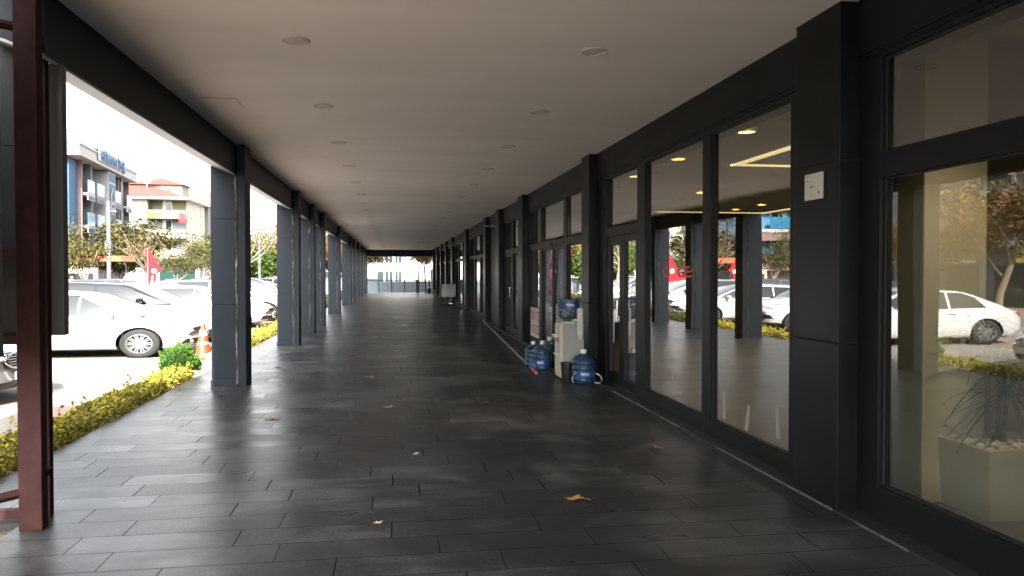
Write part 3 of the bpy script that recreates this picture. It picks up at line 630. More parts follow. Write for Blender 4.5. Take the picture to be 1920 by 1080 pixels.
# fallen leaves
LF = [mat('dry_leaf_ochre', (.34, .19, .06), .7), mat('dry_leaf_brown', (.20, .10, .04), .8), mat('dry_leaf_pale', (.5, .44, .33), .7)]
lv = [(-1.38, 8.95, .085, 0, 'ochre fallen leaf on the left side of the walk, nearer than the others there'), (-.08, 9.45, .07, 0, 'ochre fallen leaf in the middle of the walk'), (1.29, 5.41, .075, 0, 'pale brown fallen leaf nearest the camera on the dark planks'),
      (-2.0, 13.74, .075, 0, 'brown fallen leaf just right of the nearest column foot'), (-.39, 12.23, .075, 0, 'brown fallen leaf farthest away in the middle of the walk'), (2.45, 6.88, .06, 1, 'dark fallen leaf near the glass of the tall panes'),
      (.19, 6.99, .035, 2, 'tiny pale scrap lying on the planks in the middle'), (-.11, 5.09, .03, 2, 'small white paper scrap on the planks near the camera'), (1.13, 9.6, .04, 1, 'small brown leaf bit on the planks before the dispenser')]
for i, (x, y, s_, k, lb) in enumerate(lv):
    rr = random.Random(i + 20); m = MB(); n = 13; ring = []; a0 = rr.random() * 6
    for j in range(n):
        a = 2 * math.pi * j / n; rd = s_ * (1.0 if j % 3 == 0 else .55) * rr.uniform(.8, 1.1); ring.append((rd * math.cos(a + a0) * 1.2, rd * math.sin(a + a0) * .8, .004 + .45 * rd * abs(math.sin(a * 1.5 + i)) * rr.uniform(.4, 1)))
    m.add([(0, 0, .010)] + ring, [(0, 1 + j, 1 + (j + 1) % n) for j in range(n)])
    if k < 2: m.tube([(ring[0][0], ring[0][1], ring[0][2]), (ring[0][0] * 1.7, ring[0][1] * 1.7 + .01, .006)], .0015, 4)
    o = m.build('fallen_leaf' if k < 2 else 'paper_scrap', LF[k], loc=(x, y, .001)); tag(o, lb, 'leaf' if k < 2 else 'scrap', 'fallen leaves and scraps on the walk')
    md = o.modifiers.new('thickness', 'SOLIDIFY'); md.thickness = .0012
# traffic cone
cn = thing('traffic_cone', 'orange traffic cone with two white bands in front of the white sedan', 'traffic cone', (-4.20, 17.9, G))
OR = mat('cone_orange', (.36, .042, .012), .5, noise=.06); CW = mat('cone_white', (.50, .49, .46), .45, noise=.08)
def cr_(z): return .19 - (.19 - .035) * (z / .80)
m = MB(); m.lathe([(.001, .0), (.25, 0), (.25, .02), (.21, .04), (cr_(.05) + .01, .05), (cr_(.79), .79), (.025, .80), (.001, .80)], 32); m.build('body', OR, cn, smooth=35)
for z0, z1 in ((.23, .39), (.53, .65)):
    m = MB(); m.lathe([(cr_(z0) + .0, z0), (cr_(z0) + .006, z0), (cr_(z1) + .006, z1), (cr_(z1), z1)], 32, close=True); m.build('white_band', CW, cn, smooth=35)
# ================================================================ CARS
SX = 1.333                                      # plan size of the vehicles
PAINT_W = mat('white_car_paint', (.42, .42, .41), .28, coat=.5); PAINT_S = mat('silver_car_paint', (.36, .37, .40), .3, metal=.6, coat=1); PAINT_G = mat('grey_car_paint', (.20, .21, .23), .3, metal=.5, coat=1); PAINT_D = mat('dark_car_paint', (.03, .04, .06), .25, coat=1)
PAINT_B = mat('black_car_roof', (.008, .010, .014), .15, spec=.4)
CGLASS = mat('car_glass', (.012, .016, .018), .03, spec=.45); TYRE = mat('tyre_rubber', (.012, .012, .012), .85, noise=.3, nscale=20); RIM = mat('alloy_rim', (.34, .34, .34), .28, metal=.8); RIMD = mat('brake_dark', (.02, .02, .02), .7)
HEADL = mat('headlamp', (.50, .52, .54), .06, metal=.35, coat=1); TAILL = mat('tail_lamp', (.35, .01, .01), .1, coat=1); TRIM = mat('black_trim', (.006, .006, .0065), .5); AMBER = mat('amber_reflector', (.6, .15, .03), .3)
PLATEM = mat('number_plate', (.70, .66, .52), .5); PBLUE = mat('plate_blue', (.02, .06, .35), .5); INK = mat('plate_ink', (.02, .02, .02), .6)
def lerp(tab, x):
    if x <= tab[0][0]: return tab[0][1]
    for (a, va), (b, vb) in zip(tab[:-1], tab[1:]):
        if x <= b:
            t = (x - a) / (b - a); return va + (vb - va) * t
    return tab[-1][1]
def sm(tab, x, d=.12): return sum(lerp(tab, x + d * k / 2) for k in (-2, -1, 0, 1, 2)) / 5
def tmp(me): o = bpy.data.objects.new('tmp', me); COL.objects.link(o); return o
def boolean(a, b, op):
    oa, ob = tmp(a), tmp(b); md = oa.modifiers.new('b', 'BOOLEAN'); md.operation = op; md.object = ob; md.solver = 'EXACT'
    dg = bpy.context.evaluated_depsgraph_get(); me = bpy.data.meshes.new_from_object(oa.evaluated_get(dg), depsgraph=dg)
    bpy.data.objects.remove(oa); bpy.data.objects.remove(ob); return me
def inflate(me, d):
    m2 = me.copy(); ns = [v.normal.copy() for v in m2.vertices]
    for v, n in zip(m2.vertices, ns): v.co = v.co + n * d
    return m2
def ring_mesh(rings, name, m):
    n = len(rings[0]); mb = MB(); vs = [p for r in rings for p in r]; fs = []
    for i in range(len(rings) - 1):
        for k in range(n): fs.append((i * n + k, i * n + (k + 1) % n, i * n + n + (k + 1) % n, i * n + n + k))
    fs += [tuple(range(n)), tuple(len(vs) - n + k for k in range(n))]
    mb.add(vs, fs); return mb.mesh(name, m)
def half_to_ring(h): return h + [(x, -y, z) for x, y, z in h[::-1] if abs(y) > 1e-6]
def body_mesh(S, paint):
    L_, W_ = S['L'], S['W']; rings = []; N_ = 64
    zc, zs, zb, wd = S['zc'], S['zs'], S['zb'], S['wd']
    def section(x, inset=0.0, xo=None):
        w_ = W_ / 2 * sm(wd, x) - inset; b_ = sm(zb, x, .05) + inset; sh = sm(zs, x, .10) - inset * .9; c = max(sm(zc, x, .10) - inset, sh + .01); pr = []
        for t, f_ in ((0, .88), (.05, .955), (.14, .985), (.3, .998), (.45, 1.0), (.6, .995), (.72, .985), (.84, .968), (.93, .945), (1.0, .905)):
            pr.append((w_ * f_, b_ + (sh - b_) * t))
        pts = [(0, b_)] + [(w_ * .5, b_)] + pr
        for u in (.80, .6, .4, .2, 0.0): pts.append((w_ * .905 * u, sh + (c - sh) * (1 - u * u)))
        out = []
        for (y, z) in pts:
            xx = x if xo is None else xo
            q = abs(y) / (W_ / 2)
            fr = max(0, min(1, (x - (L_ - 1.0)) / 1.0)); re = max(0, min(1, (1.0 - x) / 1.0))
            # plan-view bow of nose and tail, and the lean of the nose with height
            xx -= S['bowf'] * q ** 2.6 * fr ** 1.5; xx += S['bowr'] * q ** 2.6 * re ** 1.5
            hz = (z - b_) / max(.05, (c - b_)); xx -= S['leanf'] * (max(0, hz - .45) ** 1.6) * fr ** 2; xx += S['leanr'] * (max(0, hz - .5) ** 1.6) * re ** 2
            xx -= S.get('chin', .05) * max(0, .3 - hz) * fr ** 2 * 2
            out.append((xx, y, z))
        return half_to_ring(out)
    r = .09
    for k in (1, .75, .5, .25): rings.append(section(.02, r * (1 - math.sqrt(max(0, 1 - k * k))), xo=r - r * k))
    for i in range(N_ + 1): rings.append(section(.09 + (L_ - .18) * i / N_))
    for k in (.25, .5, .75, 1): rings.append(section(L_ - .02, r * (1 - math.sqrt(max(0, 1 - k * k))), xo=L_ - .09 + r * k))
    me = ring_mesh(rings, 'body', paint); me.transform(Matrix.Translation((-L_ / 2, 0, 0))); return me
def cabin_mesh(S, paint):
    """greenhouse: side profile polygon S['gh'] = [(x rear base), (x rear top), (x front top), (x front base)]"""
    L_, W_, H_ = S['L'], S['W'], S['H']; x0, x1, x2, x3 = S['gh']; N_ = 56; rings = []; belt = S['belt']
    roof = [(x0, belt - .02), (x0 + .25 * (x1 - x0), belt + .33 * (H_ - .07 - belt)), (x1 - .12 * (x1 - x0), H_ - .10), (x1, H_ - .055), ((x1 + x2) / 2 + .1, H_), (x2, H_ - .06), (x2 + .12 * (x3 - x2), H_ - .12), (x3, belt - .02)]
    for i in range(N_ + 1):
        x = x0 + (x3 - x0) * i / N_; zr = sm(roof, x, .10); 
        def yw(z, x=x):
            hf = max(0, min(1, (z - belt) / (H_ - belt))); tp = 1 - .07 * max(0, (x - x2 + .2) / (x3 - x2 + .2)) ** 2 - .08 * max(0, (x1 + .2 - x) / (x1 + .2 - x0)) ** 2
            return (W_ / 2) * (.925 - .20 * hf ** 1.15) * tp
        zb_ = belt - .10; top = max(zr, zb_ + .03); pts = [(0, zb_)]
        hh = top - zb_
        for t in (0, .2, .4, .6, .8, .90): z = zb_ + hh * t; pts.append((yw(z), z))
        ye = yw(top); rc = min(.09, hh * .4)
        pts += [(ye - rc * .10, top - rc * .55), (ye - rc * .45, top - rc * .20), (ye - rc * 1.1, top - rc * .02)]
        for u in (.7, .45, .2, 0): pts.append(((ye - rc * 1.1) * u, top + .035 * (1 - u * u) * min(1, hh / .3)))
        rings.append(half_to_ring([(x, y, z) for y, z in pts]))
    me = ring_mesh(rings, 'cabin', paint); me.transform(Matrix.Translation((-L_ / 2, 0, 0))); return me
def prism_mesh(poly, axis, a, b, m, L_):
    mb = MB()
    if axis in ('y', 'z'): poly = [(u - L_ / 2, v) for u, v in poly]
    mb.prism(poly, axis, a, b); return mb.mesh('cut', m)
def finish(me, name, parent, ang=32):
    me.polygons.foreach_set('use_smooth', [True] * len(me.polygons)); me.set_sharp_from_angle(angle=R(ang)); me.name = name
    return link(name, me, parent)
def wheel_mesh(r, wdt, spokes, style):
    tm = MB(); h = wdt / 2
    tm.lathe([(r * .66, -h * .9), (r * .72, -h), (r * .90, -h * .96), (r * .985, -h * .75), (r, -h * .4), (r, h * .4), (r * .985, h * .75), (r * .90, h * .96), (r * .72, h), (r * .66, h * .9)], 40, axis='y', close=True)
    T = tm.mesh('tyre', TYRE, 40)
    rm = MB(); q = r * .665
    rm.lathe([(q, h * .86), (q * 1.0, h * .95), (q * .95, h * .97), (q * .90, h * .80), (q * .90, -h * .8), (q, -h * .86)], 40, axis='y', close=True)
    for k in range(spokes):
        a = 2 * math.pi * k / spokes
        offs = (-.16, .16) if style == 'Y' else (0,)
        for dd in offs:
            c0, c1 = a + dd * .35, a + dd * 1.25; hw = q * (.045 if style == 'Y' else .10)
            p0 = Vector((math.cos(c0) * q * .16, 0, math.sin(c0) * q * .16)); p1 = Vector((math.cos(c1) * q * .95, 0, math.sin(c1) * q * .95)); sd_ = (p1 - p0).normalized().cross(Vector((0, 1, 0)))
            vs = [p0 - sd_ * hw * 1.3, p0 + sd_ * hw * 1.3, p1 + sd_ * hw, p1 - sd_ * hw]; vv = [(v.x, h * .80 - (.02 if i_ > 1 else 0) * 0, v.z) for i_, v in enumerate(vs)] + [(v.x, h * .45, v.z) for v in vs]
            rm.add(vv, [(0, 1, 2, 3), (7, 6, 5, 4), (0, 4, 5, 1), (1, 5, 6, 2), (2, 6, 7, 3), (3, 7, 4, 0)])
    rm.lathe([(.001, h * .86), (q * .17, h * .86), (q * .22, h * .78), (q * .22, h * .4), (.001, h * .4)], 20, axis='y')
    rm = rm.mesh('rim', RIM, 35)
    bm_ = MB(); bm_.lathe([(.001, h * .25), (q * .90, h * .25), (q * .90, h * .15), (.001, h * .15)], 28, axis='y'); B = bm_.mesh('brake_disc', RIMD)
    return T, rm, B
def make_car(S, paint, roof_paint, label, loc, rz, group='cars parked in front of the arcade', name='parked_car', cat='car'):
    root = thing(name, label, cat, loc, rz, group); root.scale = (SX, SX, 1); L_, W_, H_ = S['L'], S['W'], S['H']; wr = S['wr']
    body = body_mesh(S, paint); cabin = cabin_mesh(S, roof_paint)
    wx = [S['fo'], S['fo'] + S['wb']]; wx = [L_ - S['fo'], L_ - S['fo'] - S['wb']]
    cut = MB()
    for x in wx:
        for s in (-1, 1): cut.lathe([(.001, s * (W_ / 2 + .2)), (wr * 1.15, s * (W_ / 2 + .2)), (wr * 1.15, s * (W_ / 2 - .27)), (.001, s * (W_ / 2 - .27))], 40, axis='y', c=(x - L_ / 2, 0, wr))
    cutm = cut.mesh('cut', TRIM); b2 = boolean(body, cutm, 'DIFFERENCE'); b2.materials.clear(); b2.materials.append(paint)
    # faces inside the arches are dark liners
    b2.materials.append(TRIM)
    for p in b2.polygons:
        c = p.center
        for x in wx:
            if (Vector((c.x - (x - L_ / 2), c.z - wr)).length < wr * 1.153 and abs(c.y) < W_ / 2 * .965): p.material_index = 1
    finish(b2, 'body', root)
    cb_ = link('cabin', cabin, root); cabin.polygons.foreach_set('use_smooth', [True] * len(cabin.polygons)); cabin.set_sharp_from_angle(angle=R(40))
    bi = inflate(body, .005); ci = inflate(cabin, .005)
    def patch(src, poly, axis, a, b, m, nm, parent=root, split=False):
        me = boolean(src, prism_mesh(poly, axis, a, b, m, L_), 'INTERSECT'); me.materials.clear(); me.materials.append(m)
        me.polygons.foreach_set('material_index', [0] * len(me.polygons))
        return finish(me, nm, parent, 40)
    bx = S['belt']
    for poly in S['sidewin']:
        for s in (-1, 1): patch(ci, poly, 'y', min(s * .3, s * 1.3), max(s * .3, s * 1.3), CGLASS, 'side_window', cb_)
    x0, x1, x2, x3 = S['gh']
    patch(ci, [(x2 - .02, W_ * .325), (x3 + .02, W_ * .425), (x3 + .02, -W_ * .425), (x2 - .02, -W_ * .325)], 'z', bx - .04, H_ + .1, CGLASS, 'windshield', cb_)
    patch(ci, [(x0 + .04, W_ * .36), (x1 - .03, W_ * .31), (x1 - .03, -W_ * .31), (x0 + .04, -W_ * .36)], 'z', bx + .03, H_ + .1, CGLASS, 'rear_window', cb_)
    for (nm, poly, axis, a, b, m) in S['patches']:
        if axis == 'y':
            for s in (-1, 1): patch(bi, poly, 'y', min(s * a, s * b), max(s * a, s * b), m, nm)
        elif axis == 'Y': patch(bi, poly, 'y', a, b, m, nm)
        else: patch(bi, poly, 'x', a - L_ / 2, b - L_ / 2, m, nm)
    bt = inflate(body, .0022)
    for xs in S['seams']:
        patch(bt, xs, 'Y' and 'y', -1.3, 1.3, TRIM, 'door_seam')
    for (hx_, hz_) in S['handles']:
        for s in (-1, 1):
            m = MB(); m.box(hx_ - L_ / 2 - .09, hx_ - L_ / 2 + .09, s * (W_ / 2 * .975) - .018, s * (W_ / 2 * .975) + .028 * (s > 0) + .018 * 0, hz_ - .014, hz_ + .014) if s > 0 else m.box(hx_ - L_ / 2 - .09, hx_ - L_ / 2 + .09, -(W_ / 2 * .975) - .028, -(W_ / 2 * .975) + .018, hz_ - .014, hz_ + .014)
            m.build('door_handle', S.get('handle_mat', paint), root, bevel=.008)
    # mirrors
    for s in (-1, 1):
        m = MB(); mx_, mz = S['mirror']; mx_ -= L_ / 2; y0 = s * (W_ / 2 * .93)
        vs = []; n = 10; prof = [(0.0, .25), (.04, .8), (.10, 1.0), (.17, .95), (.22, .6)]
        for (d_, k_) in prof:
            for j in range(n):
                a = 2 * math.pi * j / n; vs.append((mx_ + .06 * k_ * math.cos(a) - .02 * d_ / .2, y0 + s * (d_ + .0), mz + .075 * k_ * math.sin(a)))
        fs = [(i * n + j, i * n + (j + 1) % n, i * n + n + (j + 1) % n, i * n + n + j) for i in range(4) for j in range(n)] + [tuple(range(n)), tuple(4 * n + j for j in range(n))]
        m.add(vs, fs); m.build('mirror', S.get('mirror_mat', paint), root, smooth=60)
    # chassis underside block, wheels, plate
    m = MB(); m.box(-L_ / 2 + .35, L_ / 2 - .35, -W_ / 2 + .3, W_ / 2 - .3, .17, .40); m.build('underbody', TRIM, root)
    T, Rm, B = wheel_mesh(wr, .215, S['spokes'], S['style'])
    for x in wx:
        for s in (-1, 1):
            wo = link('wheel', T, root); wo.location = (x - L_ / 2, s * (W_ / 2 - .125), wr); wo.rotation_euler = (0, 0.3, 0 if s > 0 else math.pi)
            link('rim', Rm, wo); link('brake_disc', B, wo)
    if S.get('plate'):
        px_, pz, txt = S['plate']; px_ -= L_ / 2
        m = MB(); m.box(px_ - .01, px_ + .006, -.26, .26, pz - .055, pz + .055); po_ = m.build('number_plate', PLATEM, root)
        m = MB(); m.box(px_ + .006, px_ + .0075, -.26, -.215, pz - .055, pz + .055); m.build('plate_band', PBLUE, po_)
        if txt: place_text('plate_text', txt, .105, INK, po_, (px_ + .0075, .02, pz - .036), (0, 1, 0), (0, 0, 1), .001, bold=.002, sx=.95)
    for e in S.get('extra', ()): e(root, L_, W_)
    for mm in (body, bi, bt, ci): bpy.data.meshes.remove(mm)
    return root
def seam(x, z0, z1, dx=0, w_=.008): return [(x, z0), (x + w_, z0), (x + w_ + dx, z1), (x + dx, z1)]
SEDAN = dict(L=4.62, W=1.81, H=1.48, wr=.325, fo=.90, wb=2.70, belt=.94, bowf=.42, bowr=.22, leanf=.30, leanr=.10, gh=[.42, 1.35, 2.75, 3.72],
    zc=[(0, .96), (.25, 1.02), (.9, 1.03), (3.3, 1.0), (3.75, .97), (4.2, .86), (4.5, .74), (4.62, .66)], zs=[(0, .86), (.4, .93), (1.2, .95), (3.0, .92), (3.7, .86), (4.2, .77), (4.5, .66), (4.62, .58)],
    zb=[(0, .34), (.3, .22), (.8, .19), (3.9, .19), (4.4, .19), (4.62, .24)], wd=[(0, .84), (.4, .95), (1.0, 1.0), (3.4, 1.0), (4.1, .97), (4.45, .90), (4.62, .82)],
    sidewin=[[(.98, .985), (1.80, .975), (1.80, 1.40), (1.50, 1.39), (1.20, 1.27)], [(1.86, .975), (2.72, .965), (2.72, 1.42), (1.86, 1.42)], [(2.76, .965), (3.50, .96), (3.1, 1.18), (2.76, 1.37)]],
    patches=[('headlight', [(3.78, .735), (3.95, .78), (4.32, .745), (4.62, .69), (4.64, .60), (4.35, .615), (4.05, .665)], 'y', .38, 1.0, HEADL),
             ('tail_light', [(-.02, .88), (.32, .86), (.20, .74), (-.02, .72)], 'y', .45, 1.0, TAILL), ('grille', [(-.42, .64), (.42, .64), (.40, .575), (-.40, .575)], 'x', 3.9, 4.7, TRIM),
             ('lower_intake', [(-.50, .40), (.50, .40), (.46, .27), (-.46, .27)], 'x', 4.0, 4.7, TRIM), ('fog_intake', [(4.34, .29), (4.56, .30), (4.60, .40), (4.42, .395)], 'y', .58, .90, TRIM), ('side_reflector', [(4.22, .315), (4.32, .33), (4.32, .375)], 'y', .5, 1.0, AMBER)],
    seams=[seam(3.44, .24, .90, .04), seam(2.52, .24, .95), seam(1.62, .24, .5), seam(1.36, .62, .95, .16), [(1.4, .245), (3.45, .245), (3.45, .253), (1.4, .253)]], handles=[(2.70, .82), (1.80, .84)], mirror=(3.28, .99), spokes=10, style='Y', plate=(4.585, .47, ''))
SUV = dict(L=4.80, W=1.94, H=1.67, wr=.37, fo=.92, wb=2.87, belt=1.10, bowf=.36, bowr=.2, leanf=.14, leanr=.05, gh=[.12, .75, 2.85, 3.72],
    zc=[(0, 1.12), (.5, 1.15), (3.4, 1.16), (3.8, 1.13), (4.4, 1.06), (4.65, .96), (4.8, .86)], zs=[(0, 1.02), (.5, 1.08), (3.2, 1.08), (3.8, 1.03), (4.4, .97), (4.65, .88), (4.8, .80)],
    zb=[(0, .45), (.4, .32), (1, .27), (3.8, .27), (4.4, .29), (4.8, .36)], wd=[(0, .88), (.5, .97), (1.1, 1.0), (3.6, 1.0), (4.3, .97), (4.6, .91), (4.8, .84)],
    sidewin=[[(.55, 1.16), (1.35, 1.13), (1.35, 1.52), (.95, 1.51)], [(1.41, 1.13), (2.30, 1.12), (2.30, 1.57), (1.41, 1.56)], [(2.36, 1.12), (3.42, 1.11), (2.9, 1.45), (2.75, 1.545), (2.36, 1.57)]],
    patches=[('headlight', [(4.05, .94), (4.5, .955), (4.82, .90), (4.82, .80), (4.35, .835)], 'y', .42, 1.1, HEADL), ('tail_light', [(-.02, 1.0), (.42, .99), (.3, .90), (-.02, .89)], 'y', .4, 1.1, TAILL),
             ('grille', [(-.45, .90), (.45, .90), (.42, .78), (-.42, .78)], 'x', 4.0, 4.9, TRIM), ('lower_intake', [(-.6, .62), (.6, .62), (.66, .46), (-.66, .46)], 'x', 4.2, 4.9, TRIM), ('fog_intake', [(4.5, .52), (4.78, .53), (4.78, .66), (4.58, .64)], 'y', .6, 1.0, TRIM),
             ('lower_cladding', [(-.1, .2), (4.95, .2), (4.95, .40), (-.1, .40)], 'Y', -1.3, 1.3, TRIM), ('fender_vent', [(3.52, .89), (3.74, .98), (3.86, .98), (3.66, .88)], 'y', .6, 1.2, RIM)],
    seams=[seam(3.46, .42, 1.06, .02), seam(2.36, .42, 1.1), seam(1.50, .62, 1.1, -.06), [(4.0, .968), (4.4, .958), (4.4, .950), (4.0, .960)]], handles=[(2.56, .97), (1.60, .98)], mirror=(3.22, 1.19), mirror_mat=PAINT_B, spokes=5, style='Y', plate=None)
MERC = dict(SEDAN, L=4.60, W=1.80, H=1.45, bowf=.34, leanf=.20, patches=[('headlight', [(4.0, .72), (4.25, .79), (4.6, .72), (4.62, .56), (4.3, .58)], 'y', .42, .8, HEADL), ('tail_light', [(-.02, .88), (.32, .86), (.20, .74), (-.02, .72)], 'y', .45, 1.0, TAILL),
             ('grille', [(-.36, .76), (.36, .76), (.30, .52), (-.30, .52)], 'x', 3.9, 4.8, TRIM), ('lower_intake', [(-.62, .34), (.62, .34), (.55, .24), (-.55, .24)], 'x', 4.0, 4.7, TRIM)], spokes=7, style='S', plate=(4.575, .42, '06 HC 135'),
    zc=[(0, .96), (.25, 1.02), (.9, 1.03), (3.3, 1.0), (3.75, .97), (4.2, .90), (4.45, .82), (4.6, .76)], zs=[(0, .86), (.4, .93), (1.2, .95), (3.0, .92), (3.7, .88), (4.2, .82), (4.45, .74), (4.6, .68)])
def merc_grille(root, L_, W_):
    m = MB()
    for i in range(6):
        z = .55 + i * .037; hw = .30 + .01 * i; xg = L_ / 2 - .005 - .10 * max(0, (z - .5)) ; pts = [(xg - .42 * (abs(u) * hw / .9) ** 2.0 * 1.0, u * hw, z) for u in (-1, -.5, 0, .5, 1)]; m.tube(pts, .007, 6)
    m.build('grille_slats', CHROME, root, smooth=40)
    m = MB(); pts = []
    for u in [i / 12 for i in range(25)]:
        a = math.pi * u; y = .37 * math.cos(a); z = .64 + .145 * math.sin(a); pts.append((L_ / 2 + .004 - .42 * (abs(y) / .9) ** 2 - .10 * max(0, z - .5), y, z))
    m.tube(pts, .012, 6); m.build('grille_surround', CHROME, root, smooth=40)
MERC['extra'] = (merc_grille,)
def lamp_detail(x, y, z, r):
    def f_(root, L_, W_):
        for s in (-1, 1):
            m = MB(); m.lathe([(.001, .0), (r * .8, .0), (r, .012), (r * 1.1, .0), (r * 1.1, -.03), (.001, -.03)], 20, axis='x', c=(x - L_ / 2, s * y, z)); m.build('lamp_lens', CHROME, root, smooth=40)
            m = MB(); m.lathe([(.001, .006), (r * .5, .004), (r * .5, -.01), (.001, -.01)], 16, axis='x', c=(x - L_ / 2 + .006, s * y, z)); m.build('lamp_core', TRIM, root, smooth=40)
    return f_
HATCH = dict(SEDAN, L=4.25, W=1.78, H=1.47, fo=.84, wb=2.6, bowf=.40, leanf=.24, gh=[.05, .55, 2.35, 3.32],
    zc=[(0, .98), (.25, 1.02), (3.0, 1.0), (3.4, .98), (3.85, .89), (4.1, .78), (4.25, .68)], zs=[(0, .90), (.4, .95), (2.6, .92), (3.3, .88), (3.85, .80), (4.1, .70), (4.25, .62)], zb=[(0, .34), (.3, .22), (.8, .19), (3.6, .19), (4.0, .2), (4.25, .25)],
    wd=[(0, .88), (.4, .97), (.9, 1.0), (3.1, 1.0), (3.75, .97), (4.1, .90), (4.25, .82)], sidewin=[[(.5, 1.0), (1.42, .975), (1.42, 1.39), (.85, 1.36)], [(1.48, .975), (2.32, .965), (2.32, 1.40), (1.48, 1.40)], [(2.36, .965), (3.12, .96), (2.7, 1.18), (2.36, 1.36)]],
    patches=[('headlight', [(3.50, .76), (3.7, .80), (4.0, .76), (4.22, .70), (4.24, .60), (3.95, .62)], 'y', .38, 1.0, HEADL), ('tail_light', [(-.02, .95), (.3, .92), (.2, .75), (-.02, .72)], 'y', .45, 1.0, TAILL), ('grille', [(-.42, .66), (.42, .66), (.38, .58), (-.38, .58)], 'x', 3.6, 4.4, TRIM),
             ('lower_intake', [(-.5, .42), (.5, .42), (.46, .26), (-.46, .26)], 'x', 3.7, 4.4, TRIM), ('fog_intake', [(3.96, .30), (4.18, .31), (4.2, .45), (4.04, .43)], 'y', .5, .9, TRIM)],
    seams=[seam(3.06, .24, .90, .04), seam(2.12, .24, .95), seam(1.22, .5, .95, .02)], handles=[(2.30, .82), (1.42, .84)], mirror=(2.88, .99), plate=(4.215, .47, ''))
VAN = dict(SUV, L=4.6, W=1.85, H=1.72, wr=.32, gh=[.05, .3, 3.0, 3.75], belt=1.05, fo=.85, wb=2.75, sidewin=[[(.35, 1.1), (1.5, 1.1), (1.5, 1.6), (.45, 1.6)], [(1.6, 1.1), (2.5, 1.1), (2.5, 1.62), (1.6, 1.62)], [(2.56, 1.1), (3.5, 1.08), (3.05, 1.45), (2.56, 1.6)]],
    zc=[(0, 1.08), (.5, 1.10), (3.4, 1.10), (3.8, 1.06), (4.3, .96), (4.6, .82)], zs=[(0, 1.0), (.5, 1.03), (3.2, 1.03), (3.8, .98), (4.3, .86), (4.6, .74)], zb=[(0, .35), (.4, .25), (4.2, .24), (4.6, .3)], wd=[(0, .92), (.3, .99), (3.6, 1.0), (4.3, .95), (4.6, .84)],
    patches=[('headlight', [(4.0, .84), (4.4, .86), (4.62, .78), (4.62, .66), (4.3, .68)], 'y', .42, 1.1, HEADL), ('tail_light', [(-.02, 1.2), (.15, 1.2), (.15, .8), (-.02, .8)], 'y', .4, 1.1, TAILL), ('grille', [(-.4, .72), (.4, .72), (.38, .62), (-.38, .62)], 'x', 4.0, 4.9, TRIM)],
    seams=[seam(3.4, .3, 1.0), seam(2.4, .3, 1.05), seam(1.45, .3, 1.05)], handles=[(2.6, .95), (1.65, .95)], mirror=(3.35, 1.12), mirror_mat=TRIM, spokes=7, style='S')
SEDAN['extra'] = (lamp_detail(4.19, .70, .685, .055),)
def nose(x, S): return x - S['L'] / 2 * SX
sed = make_car(SEDAN, PAINT_W, PAINT_W, 'white four door sedan with alloy wheels behind the traffic cone', (nose(-4.48, SEDAN), 19.5, G), 0)
suv = make_car(SUV, PAINT_W, PAINT_B, 'white SUV with black roof parked just beyond the white sedan', (nose(-4.5, SUV), 22.8, G), 0)
mer = make_car(MERC, PAINT_S, PAINT_S, 'silver saloon whose grille and number plate show left of the red post', (nose(-5.45, MERC), 12.55, G), 0)
hat = make_car(HATCH, PAINT_W, PAINT_W, 'white hatchback with its nose showing between the first two columns', (nose(-4.2, HATCH), 28.5, G), 0)
gry = make_car(dict(SUV, H=1.62, spokes=6, style='S', mirror_mat=PAINT_G), PAINT_G, PAINT_G, 'grey SUV whose front wheel shows beside the second column', (nose(-3.85, SUV), 32.6, G), 0)
van = make_car(VAN, PAINT_W, PAINT_W, 'white minivan farther back, right of the tall lamp post', (-9.5, 60.0, G), R(-90), group='cars parked farther back in the lot')
van.scale = (.95, .85, .88)
def again(src, label, loc, rz=0, group='cars parked in front of the arcade', paint=None):
    c = copy_tree(src); c.location = loc; c.rotation_euler.z = rz; c['label'] = label; c['group'] = group
    if paint:
        for o in c.children:
            if o.name.split('.')[0] in ('body', 'cabin', 'door_handle', 'mirror') and o.type == 'MESH':
                o.data = o.data.copy()
                o.data.materials[0] = paint
    return c
again(hat, 'white hatchback set back behind the black-roofed SUV', (nose(-5.9, HATCH), 25.65, G))
again(sed, 'silver sedan beyond the grey SUV', (nose(-4.6, SEDAN), 35.9, G), paint=PAINT_S)
again(hat, 'dark hatchback in the front row beyond the silver sedan', (nose(-4.4, HATCH), 39.0, G), paint=PAINT_D)
again(suv, 'white SUV in the front row, far down the car park', (nose(-4.6, SUV), 42.3, G))
again(hat, 'last white hatchback of the front row', (nose(-4.6, HATCH), 45.8, G))
BG = 'cars parked farther back in the lot'
again(gry, 'dark SUV standing behind the white hatchback near the red banner', (-12.6, 39.0, G), R(10), BG, PAINT_D)
again(van, 'small white van seen above the white cars left of the nearest column', (-11.5, 47.5, G), R(-90), BG)
again(hat, 'white hatchback in the back row between two columns', (-17.0, 42.5, G), R(180), BG)
again(sed, 'silver sedan in the back row behind the grey SUV', (-10.6, 53.0, G), R(180), BG, PAINT_S)
again(sed, 'white sedan in the back row nearest the lamp post', (-16.2, 48.0, G), R(180), BG)
